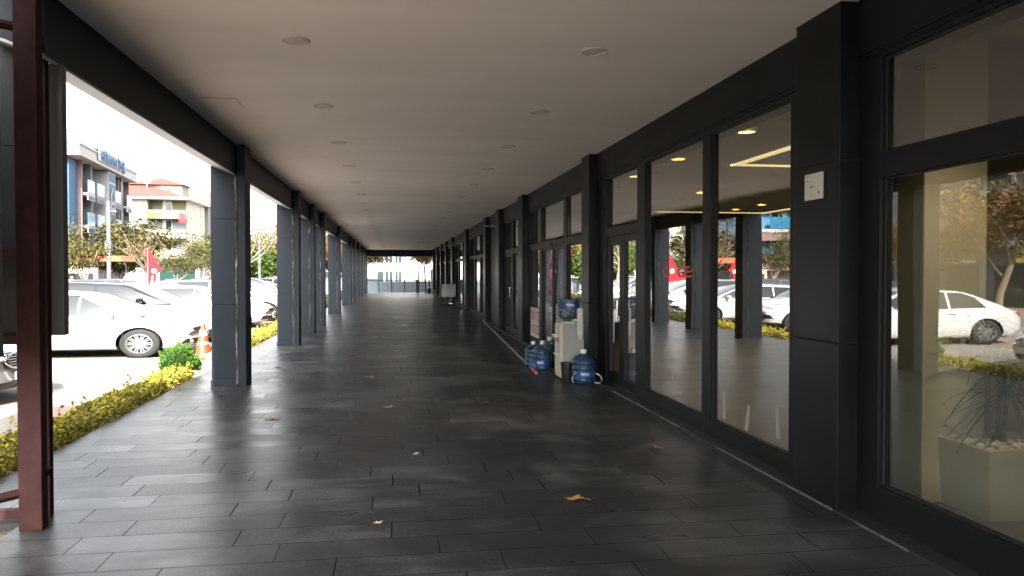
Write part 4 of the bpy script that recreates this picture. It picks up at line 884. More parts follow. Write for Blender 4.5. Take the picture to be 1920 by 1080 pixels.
# ================================================================ PLANTS
BARK = mat('bark', (.17, .13, .095), .9, noise=.4, nscale=12, bump=.6, bscale=30)
LGREEN = leafmat('yellowing_green_leaves', [(.026, .036, .012), (.052, .058, .018), (.085, .078, .024), (.12, .088, .026)])
LORANGE = leafmat('autumn_orange_leaves', [(.11, .06, .022), (.17, .09, .03), (.14, .10, .032), (.07, .062, .02)])
LDARK = leafmat('deep_green_leaves', [(.03, .07, .015), (.06, .11, .025), (.12, .16, .04)], .2)
LMIX = leafmat('mixed_autumn_leaves', [(.022, .034, .012), (.048, .056, .018), (.09, .07, .022), (.032, .042, .014)])
LHEDGE = leafmat('variegated_yellow_leaves', [(.10, .15, .025), (.38, .33, .05), (.52, .43, .07), (.45, .37, .06), (.055, .10, .02), (.18, .12, .04)], .25)
LTHUJA = leafmat('bright_green_scale_leaves', [(.04, .10, .02), (.07, .16, .03), (.11, .19, .04)], .25)
def leaf_quads(m, pts, size, rr, fold=True, asp=.55):
    for p in pts:
        n = Vector((rr.gauss(0, 1), rr.gauss(0, 1), rr.gauss(0, 1) + .5)).normalized(); a = n.orthogonal().normalized(); a = (Matrix.Rotation(rr.random() * 6.28, 3, n) @ a); b = n.cross(a)
        s_ = size * rr.uniform(.6, 1.25); p = Vector(p)
        m.add([p - a * s_, p - b * s_ * asp + n * s_ * .12, p + a * s_, p + b * s_ * asp + n * s_ * .12], [(0, 1, 2, 3)])
def tree_meshes(seed, H_, cr, trunk_h, nleaf, lsize, lmat, spread=1.0, thin=.0, tr=.11):
    rr = random.Random(seed); wood = MB(); tips = []
    def branch(p, d, ln, r, lv):
        n = 5; pts = [p]; rad = [r]
        for i in range(n):
            d = (d + Vector((rr.gauss(0, .13), rr.gauss(0, .13), rr.gauss(0, .08) + .04))).normalized(); p = p + d * ln / n; pts.append(p); rad.append(r * (1 - .45 * (i + 1) / n))
            if lv >= 2: tips.append((p.copy(), lv))
        wood.tube(pts, rad, 7 if lv < 2 else 4)
        if lv < 3:
            for k in range(rr.randint(3, 4) if lv else rr.randint(4, 6)):
                t = rr.uniform(.45, 1.0) if lv else rr.uniform(.75, 1.0); q = pts[min(n, max(1, int(t * n)))]
                a = rr.random() * 6.28; el = rr.uniform(.15, 1.0) if lv == 0 else rr.uniform(-.2, .9)
                nd = (d * .45 + Vector((math.cos(a) * math.cos(el) * spread, math.sin(a) * math.cos(el) * spread, math.sin(el)))).normalized()
                branch(q, nd, ln * rr.uniform(.55, .8) if lv else cr * rr.uniform(.6, .9), rad[-1] * .62, lv + 1)
    branch(Vector((0, 0, -.05)), Vector((rr.gauss(0, .05), rr.gauss(0, .05), 1)), trunk_h, tr, 0)
    W_ = wood.mesh('trunk', BARK, 60)
    if not nleaf: return W_, None
    lm = MB(); pts = []
    cl = [t for t, lv in tips]; rr.shuffle(cl); cl = cl[:max(20, int(len(cl) * (1 - thin)))]
    zmax = max(c.z for c in cl); k_ = (H_) / zmax
    for _ in range(nleaf):
        c = cl[rr.randrange(len(cl))]; sg = cr * .085; pts.append((c.x + rr.gauss(0, sg * 1.3), c.y + rr.gauss(0, sg * 1.3), c.z + rr.gauss(0, sg * .8)))
    leaf_quads(lm, pts, lsize, rr); L_ = lm.mesh('crown', lmat)
    for me in (W_, L_): me.transform(Matrix.Scale(k_, 4))
    return W_, L_
def tree(me, label, x, y, rz=0, sc=1, group='trees along the car park', z=G, name='tree', zs=1.0):
    t = thing(name, label, 'tree', (x, y, z), rz, group); t.scale = (sc * 1.2, sc * 1.2, sc * zs); link('trunk', me[0], t)
    if me[1]: link('crown', me[1], t)
    return t
TG = tree_meshes(3, 5.4, 2.3, 1.9, 3800, .075, LGREEN); TG2 = tree_meshes(8, 5.0, 2.2, 1.8, 2500, .075, LMIX); TO = tree_meshes(12, 6.2, 2.6, 2.2, 4200, .09, LORANGE, thin=.35)
TB = tree_meshes(21, 5.2, 2.2, 1.9, 260, .07, LORANGE, thin=.5); TD = tree_meshes(33, 7.5, 3.6, 2.0, 12000, .16, LMIX); TE = tree_meshes(41, 6.5, 3.2, 1.6, 9000, .15, LDARK)
tree(TG, 'yellowing green tree before the blue and white block, left of the lamp pole', -15.3, 42.0, .4, .62, zs=1.45)
tree(TG2, 'leafy green tree in front of the pale balcony house', -14.2, 54.5, 1.4, .72, zs=1.0)
tree(TG2, 'green tree just left of the nearest column, hiding the house corner', -12.9, 59.5, 2.9, .75, zs=1.2)
tree(TB, 'nearly bare tree between the lamp pole and the red banner', -14.4, 48.0, .9, .85, zs=1.1)
tree(TO, 'autumn street tree with orange leaves, mirrored in the nearest glass', -17.5, 27.5, .2)
tree(TO, 'autumn street tree at the front of the grey building, mirrored by the inside column', -18.6, 32.6, 2.2, .8)
tree(TE, 'dark green round tree behind the yellowing one, mirrored in the tall pane', -21.5, 44.0, .2, .55)
tree(TB, 'bare tree with a pale trunk between the first two columns', -9.9, 55.0, 2.5, 1.0, zs=1.3)
i = 0
for (me, x, y, sc, lb) in ((TD, -14.4, 78, .8, 'large yellow-green tree behind the minivan, left part of the far group'), (TD, -9.5, 80, .75, 'large yellow-green tree behind the minivan, right part of the far group'), (TE, -12.0, 72, .6, 'dark green tree low in the far group behind the minivan'), (TD, -5.8, 84, .8, 'autumn tree seen between the far left columns'), (TO, -7.5, 70, .95, 'orange-leaved tree between the far left columns beyond the barrier'), (TE, -12.5, 66, .7, 'dark green tree mirrored in the sales office glass'),
                       (TD, -22.5, 68, .8, 'broad tree behind the bare tree at the far left of the group'), (TO, -3.4, 72, .80, 'orange-leaved tree hanging over the left of the end railing'), (TO, 3.5, 71, .78, 'tree with ochre branches over the ladder at the right of the end opening')):
    tree(me, lb, x, y, i * 1.3, sc, 'trees beyond the car park'); i += 1
# hedges
def hedge(label, x0, x1, y0, y1, zt, n, lsize, lmat, seed):
    t = thing('hedge', label, 'hedge', ((x0 + x1) / 2, y0, -.06), group='yellow hedges along the terrace edge'); rr = random.Random(seed); ox, oy = (x0 + x1) / 2, y0
    m = MB(); pts = []
    for _ in range(n):
        y = rr.uniform(0, y1 - y0); hw = (x1 - x0) / 2 * (.86 + .14 * math.sin(y * 3.1 + seed) * math.sin(y * 1.3)); hz = (zt + .06) * (.88 + .16 * math.sin(y * 2.3 + 1) * math.sin(y * 5.1 + seed))
        a = rr.uniform(0, math.pi); k = rr.uniform(.72, 1.08) ** .8
        pts.append((hw * k * math.copysign(abs(math.cos(a)) ** .6, math.cos(a)), y + rr.gauss(0, .02), max(.03, hz * k * math.sin(a) ** .6)))
    for _ in range(int((y1 - y0) * 11)):                      # shoots that break the trimmed line
        y = rr.uniform(0, y1 - y0); x = rr.uniform(-.42, .42) * (x1 - x0); hh = rr.uniform(.03, .11) * (1 + (rr.random() < .1)); lx, ly = rr.gauss(0, .04), rr.gauss(0, .04)
        for q in range(7): u = q / 6; pts.append((x + lx * u + rr.gauss(0, .008), y + ly * u + rr.gauss(0, .008), zt + .03 + hh * u))
    leaf_quads(m, pts, lsize, rr); m.build('leaves', lmat, t)
    m = MB()
    for k in range(int((y1 - y0) * 9)):
        y = rr.uniform(.05, y1 - y0 - .05); x = rr.uniform(-.2, .2) * (x1 - x0); a = rr.random() * 6.28
        m.tube([(x, y, 0), (x + .05 * math.cos(a), y + .05 * math.sin(a), zt * .5), (x + .12 * math.cos(a), y + .12 * math.sin(a), zt * .95)], [.007, .005, .003], 4)
    m.build('stems', BARK, t)
hedge('long yellow-green hedge beside the red post, nearest the camera', -3.62, -3.13, 3.2, 12.9, .165, 15000, .026, LHEDGE, 1)
hedge('yellow-green hedge seen between the first and second columns', -3.64, -3.14, 17.4, 23.3, .17, 7000, .030, LHEDGE, 2)
hedge('greener hedge between the second and fourth columns', -3.7, -3.2, 23.6, 29.8, .22, 4500, .036, LMIX, 3)
hedge('far green hedge behind the fifth and sixth columns', -3.8, -3.2, 33.2, 61, .36, 7000, .07, LMIX, 4)
# round thuja bush
t = thing('conifer_bush', 'bright green feathery round conifer bush at the end of the hedge', 'bush', (-3.42, 13.0, -.06)); rr = random.Random(9); m = MB()
for _ in range(5200):
    a = rr.random() * 6.28; el = math.asin(rr.uniform(-.25, 1)); d = Vector((math.cos(a) * math.cos(el), math.sin(a) * math.cos(el), math.sin(el)))
    lump = 1 + .15 * math.sin(a * 3 + el * 4 + 1) + .12 * math.sin(a * 7 - el * 6) + .10 * (rr.random() < .06); k = rr.uniform(.45, 1.0) ** .6 * lump
    p = Vector((0, 0, .20)) + Vector((d.x * .27 * k, d.y * .27 * k, d.z * .31 * k)); g = (d + Vector((rr.gauss(0, .45), rr.gauss(0, .45), rr.gauss(.3, .4)))).normalized(); side = g.orthogonal().normalized(); side = Matrix.Rotation(rr.random() * 6.28, 3, g) @ side; ln = rr.uniform(.03, .065)
    m.add([p, p + side * .011 + g * ln * .45, p + g * ln, p - side * .011 + g * ln * .45], [(0, 1, 2, 3)])
    for s in (-1, 1):
        q = p + g * ln * .35; m.add([q, q + (g + side * s * 1.1).normalized() * ln * .55 + side.cross(g) * .004, q + g * ln * .22], [(0, 1, 2)])
m.build('foliage', LTHUJA, t)
m = MB()
for k in range(14): a = rr.random() * 6.28; m.tube([(0, 0, 0), (.06 * math.cos(a), .06 * math.sin(a), .2), (.16 * math.cos(a), .16 * math.sin(a), .34)], [.012, .008, .004], 4)
m.build('stems', BARK, t)
# ================================================================ BUILDINGS AND STREET
BW = mat('white_render', (.27, .27, .265), .85, noise=.05, nscale=1.5); BCREAM = mat('cream_render', (.24, .225, .19), .85, noise=.05, nscale=1.2); BBLUE = mat('blue_render', (.012, .062, .135), .7, noise=.08); BLB = mat('light_blue_render', (.05, .14, .23), .7)
BGREY = mat('grey_render', (.17, .175, .18), .85, noise=.08, nscale=1.5); BDG = mat('dark_grey_panel', (.08, .085, .10), .6); BBR = mat('brown_band', (.15, .10, .09), .7); STONE = mat('beige_stone_facing', (.36, .31, .23), .85, noise=.2, nscale=6)
TILE = mat('red_roof_tiles', (.115, .022, .015), .8, noise=.25, nscale=14, stretch=(1, 1, 3)); OLIVE = mat('olive_render', (.11, .115, .06), .85); WGL = mat('window_glass', (.02, .03, .035), .08, spec=.4); WFR = mat('white_window_frame', (.50, .50, .48), .5)
BGL = mat('blue_balcony_glass', (.025, .12, .20), .08, spec=.35); BGLL = mat('pale_roof_glass', (.12, .24, .30), .08, spec=.4); SHUT = mat('roller_shutter', (.26, .25, .22), .6, noise=.1, stretch=(.1, .1, 8)); BROWN = mat('brown_roof_extension', (.20, .10, .06), .8); CURT = mat('curtain', (.55, .52, .45), .9)
def frame_of(root): return root
def window(root, x, y, z, wv, hv, nx, fr=WFR, gl=WGL, sill=True, depth=.08, bars=1, curtain=True):
    """window centred at local x,y (on facade), normal nx=(dx,dy)"""
    d = Vector((nx[0], nx[1], 0)); r = Vector((-nx[1], nx[0], 0)); o = Vector((x, y, z))
    def bx(m, u0, u1, z0, z1, d0, d1):
        vs = []
        for zz in (z0, z1):
            for (u, dd) in ((u0, d0), (u1, d0), (u1, d1), (u0, d1)): p = o + r * u + d * dd; vs.append((p.x, p.y, z + zz))
        m.add(vs, [(0, 3, 2, 1), (4, 5, 6, 7), (0, 1, 5, 4), (1, 2, 6, 5), (2, 3, 7, 6), (3, 0, 4, 7)])
    t_ = .07; m = MB(); bx(m, -wv / 2, -wv / 2 + t_, 0, hv, -.05, depth); bx(m, wv / 2 - t_, wv / 2, 0, hv, -.05, depth); bx(m, -wv / 2 + t_, wv / 2 - t_, 0, t_, -.05, depth); bx(m, -wv / 2 + t_, wv / 2 - t_, hv - t_, hv, -.05, depth)
    for k in range(bars): u = -wv / 2 + wv * (k + 1) / (bars + 1); bx(m, u - t_ / 2, u + t_ / 2, t_, hv - t_, -.04, depth - .01)
    w_ = m.build('window', fr, root)
    m = MB(); bx(m, -wv / 2 + t_, wv / 2 - t_, t_, hv - t_, -.02, depth * .35); m.build('glass', gl, w_)
    if sill: m = MB(); bx(m, -wv / 2 - .12, wv / 2 + .12, -.12, -.005, -.02, depth + .1); m.build('sill', fr, w_)
    if curtain:
        m = MB(); bx(m, -wv / 2 + t_, -wv / 2 + t_ + wv * .28, t_, hv - t_, depth * .35, depth * .4); m.build('curtain', CURT, w_)
def local(name, label, cat, origin, along, group=None):
    return thing(name, label, cat, origin, math.atan2(along[1], along[0]) - math.pi / 2, group)
# --- blue and white block: local y runs along the street facade, local +x faces the lot
B1 = thing('apartment_block', 'blue and white apartment block with glass roof railing and lettered parapet', 'apartment block', (-23.5, 62.3, G), R(5.4))
m = MB(); m.box(-14, -.9, 0.0, 17, 0, 10.6); m.build('wall', BW, B1)
m = MB(); m.box(-14, -.5, -.5, .0, 2.9, 10.5); m.box(-.9, -.5, 0, 1.6, 2.9, 10.5); m.build('blue_wall', BBLUE, B1)
m = MB(); m.box(-14, -.6, -.55, -.5, 5.3, 8.0); m.build('light_blue_wall', BLB, B1)
m = MB(); m.box(-14.6, .5, -1.3, 17.4, 10.62, 10.85); m.box(-14.6, .42, -1.22, 17.3, 10.85, 11.45); m.box(-14.6, .5, -1.3, 17.4, 11.45, 11.6); m.build('parapet', BW, B1)
m = MB(); m.box(.5, .56, 3.5, 12.2, 10.9, 11.9); sp_ = m.build('name_board', BW, B1)
place_text('lettering', 'GÜLHAN İNŞ.', 1.05, BBLUE, sp_, (.59, 8.0, 11.02), (0, 1, 0), (0, 0, 1), .03, bold=.03, sx=1.15)
for (y0, y1, x0_) in ((-1.2, 17.3, .38),):
    for k in range(11):
        a = y0 + (y1 - y0) * k / 11; b_ = y0 + (y1 - y0) * (k + 1) / 11; m = MB(); m.box(.36, .40, a + .03, b_ - .03, 11.62, 12.6); m.build('roof_glass', BGLL, B1)
    m = MB(); m.box(.34, .42, y0, y1, 12.6, 12.66); m.box(-14.5, .42, y0 - .04, y0 + .02, 12.6, 12.66); m.build('roof_rail', CHROME, B1)
for k in range(7): m = MB(); m.box(-14.3 + k * 2.1, -12.3 + k * 2.1, -1.2, -1.17, 11.62, 12.6); m.build('roof_glass', BGLL, B1)
m = MB(); m.box(-9, -2.2, 1.5, 5.5, 11.6, 13.3); m.build('penthouse', BLB, B1)
m = MB(); m.prism([(-9.6, 13.3), (-1.6, 13.3), (-2.6, 13.95), (-8.6, 13.95)], 'y', 1.0, 6.0); m.prism([(-7.6, 12.5), (-2.2, 12.5), (-3.0, 13.2), (-6.6, 13.2)], 'y', 9.0, 12.0); m.build('roof', TILE, B1)
m = MB(); m.box(-7, -2.4, 9.2, 11.8, 11.6, 12.5); m.build('penthouse', BW, B1)
for y in (1.75, 4.2, 13.0, 16.85): m = MB(); m.box(-.9, -.2, y - .10, y + .10, 2.9, 10.6); m.build('pilaster_strip', BBR if y != 4.2 else BDG, B1)
m = MB(); m.box(-.9, -.15, 13.6, 14.4, 2.7, 10.6); m.build('dark_strip', BDG, B1)
m = MB(); m.box(-.9, .25, 7.6, 9.9, 6.0, 10.55); m.build('bay', BW, B1)
m = MB(); m.box(.25, .30, 7.85, 9.65, 6.2, 9.5); m.box(.25, .30, 7.85, 9.65, 9.75, 10.4); bn_ = m.build('banner', BBLUE, B1)
m = MB()
def seg(m, y0, z0, y1, z1, t_=.06):
    d = Vector((y1 - y0, z1 - z0)).normalized(); n = Vector((-d.y, d.x)) * t_
    m.prism([(y0 + n.x, z0 + n.y), (y0 - n.x, z0 - n.y), (y1 - n.x, z1 - n.y), (y1 + n.x, z1 + n.y)], 'x', .31, .34)
seg(m, 8.0, 8.3, 8.75, 9.2); seg(m, 8.75, 9.2, 9.5, 8.3); seg(m, 8.1, 7.0, 8.1, 8.4); seg(m, 9.4, 7.0, 9.4, 8.4); seg(m, 8.1, 7.0, 9.4, 7.0)
for yy, zz in ((8.45, 7.9), (9.0, 7.9), (8.45, 7.35), (9.0, 7.35)): seg(m, yy - .17, zz, yy + .17, zz, .15)
m.build('house_emblem', BW, bn_)
for fl in range(3):
    z = 3.1 + fl * 2.55
    for (y, wv, col) in ((3.0, 1.5, 1), (5.8, 1.7, 0), (11.4, 1.7, 0), (15.6, 1.5, 1)):
        window(B1, -.9, y, z + .1, wv, 2.05, (1, 0), sill=False, depth=.06, bars=1)
        m = MB(); m.box(-.9, .12, y - wv / 2 - .25, y + wv / 2 + .25, z - .22, z - .02); m.box(.06, .12, y - wv / 2 - .25, y + wv / 2 + .25, z - .6, z - .22); bb = m.build('balcony', BW if col else BBR, B1)
        m = MB(); m.box(.07, .11, y - wv / 2 - .2, y + wv / 2 + .2, z, z + 1.0); m.build('balcony_glass', BGL, bb); m = MB(); m.box(.12, .125, y - wv / 2, y + wv / 2, z - .55, z - .26); m.build('blue_panel', BBLUE, bb)
    for x in (-2.6, -6.5, -10.5):
        window(B1, x, -.55, z + .15, 1.4, 1.9, (0, -1), sill=False, depth=.06)
        m = MB(); m.prism([(x - 1.6, -.5), (x + 1.9, -.5), (x + 1.9, -1.1), (x + 1.2, -1.5), (x - 1.3, -1.5), (x - 1.6, -1.1)], 'z', z - .28, z); bb = m.build('balcony', BW, B1)
        m = MB(); m.prism([(x - 1.55, -.6), (x + 1.8, -.6), (x + 1.8, -1.08), (x + 1.18, -1.42), (x - 1.28, -1.42), (x - 1.55, -1.08)], 'z', z - .95, z - .29); m.build('brown_band', BBR, bb)
        m = MB(); m.box(x - 1.2, x + 1.1, -1.46, -1.42, z + .05, z + 1.0); m.build('balcony_glass', BGL, bb)
m = MB(); m.box(-.9, .4, 0, 17.2, 2.62, 2.85); m.build('canopy', BW, B1)
m = MB(); m.box(-.9, -.8, .3, 16.8, .0, 2.6); sh_ = m.build('shop_front', BDG, B1)
m = MB(); m.box(.1, .16, 3.0, 9.0, 2.0, 2.6); aw = m.build('sign', mat('shop_sign_red', (.5, .05, .04), .5), B1); place_text('lettering', 'MARKET', .5, BW, aw, (.17, 6.0, 2.12), (0, 1, 0), (0, 0, 1), .01, bold=.01)
# --- cream house with the red roof
B2 = thing('apartment_house', 'cream apartment house with red hipped roof and corner balconies', 'house', (-26.0, 101.0, G), 0)
m = MB(); m.box(-15, -4.2, 0, 30, 3.6, 11.0); m.box(-4.2, 0, 1.5, 30, 3.6, 11.0); m.build('wall', BCREAM, B2)
m = MB(); m.box(-4.195, -.01, 1.4, 1.49, 8.3, 11.0); m.box(-4.19, -4.12, 0, 1.49, 8.3, 11.0); m.build('balcony_wall', OLIVE, B2)
m = MB(); m.box(-4.195, -.01, 1.41, 1.49, 3.6, 8.29); m.build('balcony_wall', BGREY, B2)
m = MB(); m.box(.0, .06, 1.6, 30, 3.6, 10.9); m.build('stone_facing', STONE, B2)
m = MB(); m.box(-15.8, .8, -.8, 31, 11.0, 11.25); m.build('eave', BW, B2)
m = MB(); m.add([(-15.8, -.8, 11.25), (.8, -.8, 11.25), (.8, 31, 11.25), (-15.8, 31, 11.25), (-7.5, 7.5, 14.0), (-7.5, 23, 14.0)], [(0, 1, 4), (1, 2, 5, 4), (2, 3, 5), (3, 0, 4, 5), (0, 3, 2, 1)]); rf_ = m.build('roof', TILE, B2)
m = MB(); m.box(-6, -1.5, 5.5, 9.0, 11.3, 13.4); dm = m.build('dormer', BCREAM, rf_)
m = MB(); m.add([(-8, 5, 13.4), (-1, 5, 13.4), (-1, 9.5, 13.4), (-8, 9.5, 13.4), (-4.5, 7.2, 14.5)], [(0, 1, 4), (1, 2, 4), (2, 3, 4), (3, 0, 4), (0, 3, 2, 1)]); m.build('roof', TILE, B2)
window(B2, -3.4, 5.48, 11.9, 1.4, 1.2, (0, -1), sill=False)
m = MB(); m.box(-3.6, .6, 12, 24, 11.26, 13.2); m.build('roof_extension', BROWN, B2)
m = MB(); m.lathe([(.001, 0), (.35, .03), (.6, .12), (.62, .13), (.35, .07), (.001, .05)], 20, axis='y', c=(-5.2, 3.2, 13.9)); m.tube([(-5.2, 3.4, 11.9), (-5.2, 3.4, 13.6)], .05, 6); m.build('satellite_dish', WFR, B2, smooth=40)
for fl in range(3):
    z = 3.95 + fl * 2.45 + (.05 if fl else 0)
    for x in (-12.6, -8.2): window(B2, x, -.0, z + .55, 3.0 if x > -10 else 2.0, 1.45, (0, -1), bars=2)
    window(B2, -2.2, 1.4, z + .1, 1.1, 2.0, (0, -1), sill=False, bars=0)
    m = MB(); m.box(-4.19, .3, -.4, 1.38, z - .25, z - .08); m.box(-4.19, .3, -.4, -.28, z - .08, z + .75); m.box(.18, .3, -.28, 1.38, z - .08, z + .75); m.build('balcony', BCREAM, B2)
    for y in (4, 8, 14, 18, 24): window(B2, .06, y, z + .2, 1.5, 1.9, (1, 0), bars=1)
m = MB(); m.box(.0, .5, 11, 12.4, 3.6, 11); m.build('drain_recess', BDG, B2)
cl_ = MB(); n = 8; pv = None
for i in range(n):
    u0, u1 = i / n, (i + 1) / n
    def yc(u, k): return (-4.15 + 2.1 * u, -.44 - .06 * (k % 2), 9.45 - .12 * math.sin(u * 3) ), (-4.15 + 2.1 * u, -.43, 8.70 + .45 * u * u + .05 * (k % 3))
    (a, b_), (c, d_) = yc(u0, i), yc(u1, i + 1); cl_.quad(b_, d_, c, a)
y_ = cl_.build('hanging_cloth', mat('yellow_cloth', (.42, .25, .012), .9)); y_.location = (-26, 101, G); m_ = y_.modifiers.new('thickness', 'SOLIDIFY'); m_.thickness = .02; tag(y_, 'yellow cloth hung over the upper balcony rail', 'cloth')
cl_ = MB(); n = 8
for i in range(n):
    x0_, x1_ = -.35 + i * .1, -.35 + (i + 1) * .1; cl_.quad((x0_, -.48 - .06 * (i % 2), 8.0 + .1 * (i % 3)), (x1_, -.48 - .06 * ((i + 1) % 2), 8.0 + .1 * ((i + 1) % 3)), (x1_, -.46, 9.5 - .05 * (i + 1)), (x0_, -.46, 9.5 - .05 * i))
f_ = cl_.build('hanging_flag', mat('red_flag_cloth', (.36, .015, .02), .8)); f_.location = (-26, 101, G); tag(f_, 'red flag hung at the balcony corner of the cream house', 'flag')
md = f_.modifiers.new('thickness', 'SOLIDIFY'); md.thickness = .02
# ground floor shops under it
B3 = thing('shop_row', 'grey row of shuttered shops under the cream house', 'shops', (-26, 96.5, G))
m = MB(); m.box(-16, 3, 0, 30, 0, 3.55); m.build('wall', BGREY, B3); m = MB(); m.box(-16.2, 3.3, -1.2, 30, 3.56, 3.75); m.build('canopy', BCREAM, B3)
for x in (-14, -10.5, -7, -3.5): m = MB(); m.box(x - 1.3, x + 1.3, -.06, .0, 0, 2.7); m.build('shutter', SHUT if x != -7 else BCREAM, B3)
m = MB(); m.box(-1.5, 2.5, -.06, 0, .0, 2.9); m.build('shop_window', mat('green_shop_glass', (.015, .04, .035), .1), B3)
# grey building, mostly seen mirrored
B4 = thing('office_building', 'grey street building with wrought balcony and yellow shop sign, mirrored in the glass', 'building', (-27.5, 24.0, G))
m = MB(); m.box(-14, 0, 0, 33, 3.4, 13); m.build('wall', BGREY, B4); m = MB(); m.box(-14, -.3, 0, 33, 0, 3.4); m.build('shop_wall', BDG, B4)
m = MB(); m.box(-.3, .35, 0, 33, 3.4, 3.75); m.build('cornice', BW, B4)
for fl in range(3):
    for y in (3, 9, 15, 21, 27, 31.5):
        window(B4, 0, y, 4.6 + fl * 3.0, 1.7, 2.0, (1, 0), bars=1)
        m = MB()
        for yy in (y - 1.25, y + 1.25): m.box(0.0, .12, yy - .12, yy + .12, 3.8 + fl * 3.0, 6.75 + fl * 3.0)
        m.build('pilaster_strip', BW, B4)
        m = MB(); m.box(.32, .36, y - 1.1, y + 1.1, 5.3 + fl * 3.0, 5.34 + fl * 3.0)
        for k in range(15): yy = y - 1.05 + k * .15; m.box(.33, .35, yy - .01, yy + .01, 4.45 + fl * 3.0, 5.3 + fl * 3.0)
        m.box(0, .36, y - 1.1, y + 1.1, 4.40 + fl * 3.0, 4.45 + fl * 3.0); m.build('balcony_grille', BDG, B4)
    m = MB(); m.box(.0, .03, 0, 33, 4.2 + fl * 3, 4.24 + fl * 3); m.build('string_course', BDG, B4)
m = MB(); m.box(.0, .12, 6.5, 13.5, 2.55, 3.35); sg = m.build('sign', mat('shop_sign_yellow', (.70, .58, .08), .5), B4); place_text('lettering', 'CAFE GÜZEL', .62, mat('sign_purple', (.12, .05, .25), .5), sg, (.13, 10.0, 2.72), (0, 1, 0), (0, 0, 1), .01, bold=.015)
m = MB(); m.box(.0, .12, 16.5, 21, 2.55, 3.2); sg = m.build('sign', BW, B4); place_text('lettering', 'EMLAK', .5, BBLUE, sg, (.13, 18.7, 2.65), (0, 1, 0), (0, 0, 1), .01, bold=.015)
for y in (2, 6, 10, 14, 18, 22, 26, 30): m = MB(); m.box(-.3, -.24, y - 1.4, y + 1.4, .1, 2.4); m.build('shop_window', WGL, B4)
B7 = copy_tree(B4); B7.location = (-27.5, -14.0, G); B7['label'] = 'second grey street building across the car park, level with the camera'
for o in list(B7.children):
    if o.name.startswith('sign'):
        for q in list(o.children): bpy.data.objects.remove(q)
        bpy.data.objects.remove(o)
# white building beyond the end
B5 = thing('apartment_block', 'white building with dark windows beyond the end railing', 'building', (0, 120, G - 3))
m = MB(); m.box(-24, 30, 0, 14, 0, 16); m.build('wall', BW, B5)
for fl in range(4):
    z = 3.45 + fl * 2.85
    for x in (-14.5, -9.5, -1.35, 9.5, 15, 21):
        window(B5, x - .75, 0, z, 1.15, 1.7 if fl != 1 else 2.0, (0, -1), bars=0, sill=False, curtain=False); window(B5, x + .55, 0, z, 1.3, 1.7 if fl != 1 else 2.0, (0, -1), bars=1, sill=False, curtain=False); window(B5, x + 2.0, 0, z, 1.1, 1.7, (0, -1), bars=1, sill=False, curtain=False)
# corrugated barrier beyond the end
FB = thing('barrier_fence', 'pale blue-grey sheet barrier beyond the railing and the far columns', 'fence', (-2, 72, G))
m = MB(); x = -14.0
for x in [-14 + .25 * i for i in range(110)]: m.box(x, x + .13, 0, .05, 0, 1.42 if x < .5 else 1.12); m.box(x + .13, x + .25, .03, .06, 0, 1.42 if x < .5 else 1.12)
m.build('sheet', mat('barrier_blue', (.20, .25, .28), .6, noise=.1), FB)
for x in range(-14, 14, 3): m = MB(); m.box(x - .04, x + .04, .06, .14, 0, 1.5); m.build('post', RAIL, FB)
# street lamps and poles
POLE = mat('galvanised_pole', (.20, .205, .21), .5, metal=.4)
lp = thing('street_lamp', 'tall double-armed lamp post between the first two columns', 'street lamp', (-9.75, 58.5, G))
m = MB(); m.tube([(0, 0, 0), (0, 0, 4), (0, 0, 7.6)], [.11, .085, .06], 10); m.build('pole', POLE, lp, smooth=40)
for s in (-1, 1):
    m = MB(); m.tube([(0, 0, 7.5), (s * .5, 0, 7.75), (s * 1.1, 0, 7.85)], [.045, .04, .035], 8); m.build('arm', POLE, lp, smooth=40)
    m = MB(); m.prism([(s * 1.0, 7.80), (s * 1.0, 7.92), (s * 1.35, 7.96), (s * 1.65, 7.90), (s * 1.65, 7.84)], 'y', -.12, .12); m.build('lamp_head', WHITE, lp)
up = thing('utility_pole', 'pale utility pole between the leafy tree and the cream house', 'pole', (-16.9, 49.2, G)); m = MB(); m.tube([(0, 0, 0), (0, 0, 6.2)], [.13, .10], 10); m.build('pole', POLE, up, smooth=40)
m = MB(); m.box(-.1, .5, -.06, .06, 5.55, 5.63); m.box(-.18, .18, -.15, .15, 3.2, 3.8); m.build('fittings', BDG, up)
wr_ = MB(); wr_.tube([(-16.9, 49.2, 5.3), (-14.8, 51, 4.5), (-12.4, 53, 4.0), (-8.0, 57, 4.4)], .018, 4); tag(wr_.build('overhead_cable', BLACKP), 'sagging overhead cable running from the utility pole', 'cable')
# red banners on poles
FLAGR = mat('red_banner_cloth', (.33, .010, .014), .8, spec=.2); FLAGR.node_tree.nodes['Principled BSDF'].inputs['Sheen Weight'].default_value = 0
def banner(label, x, y, pts, hz):
    t = thing('red_banner', label, 'flag', (x, y, G), group='red banners on poles'); m = MB(); m.tube([(0, 0, 0), (0, 0, hz)], .022, 6); m.build('pole', POLE, t)
    m = MB(); m.prism(pts, 'y', -.008, .008); c = m.build('cloth', FLAGR, t)
    return t, c
t, c = banner('red feather banner with white lettering leaning over the car roofs', -11.0, 36.8, [(.0, .75), (.27, .75), (.36, 1.85), (.62, 2.05), (.34, 2.45), (.06, 3.0), (-.06, 3.0), (-.06, 1.9)], 3.05)
m = MB(); m.lathe([(.001, -.02), (.11, -.02), (.11, -.012), (.001, -.012)], 18, axis='y', c=(.28, 0, 2.0)); m.build('emblem', LBW, c)
for k, ch in enumerate('SATILIK'[:6]): place_text('lettering', ch, .17, LBW, c, (.13 + .012 * (6 - k), -.012, 1.66 - k * .15), (1, 0, 0), (0, 0, 1), .003, bold=.004)
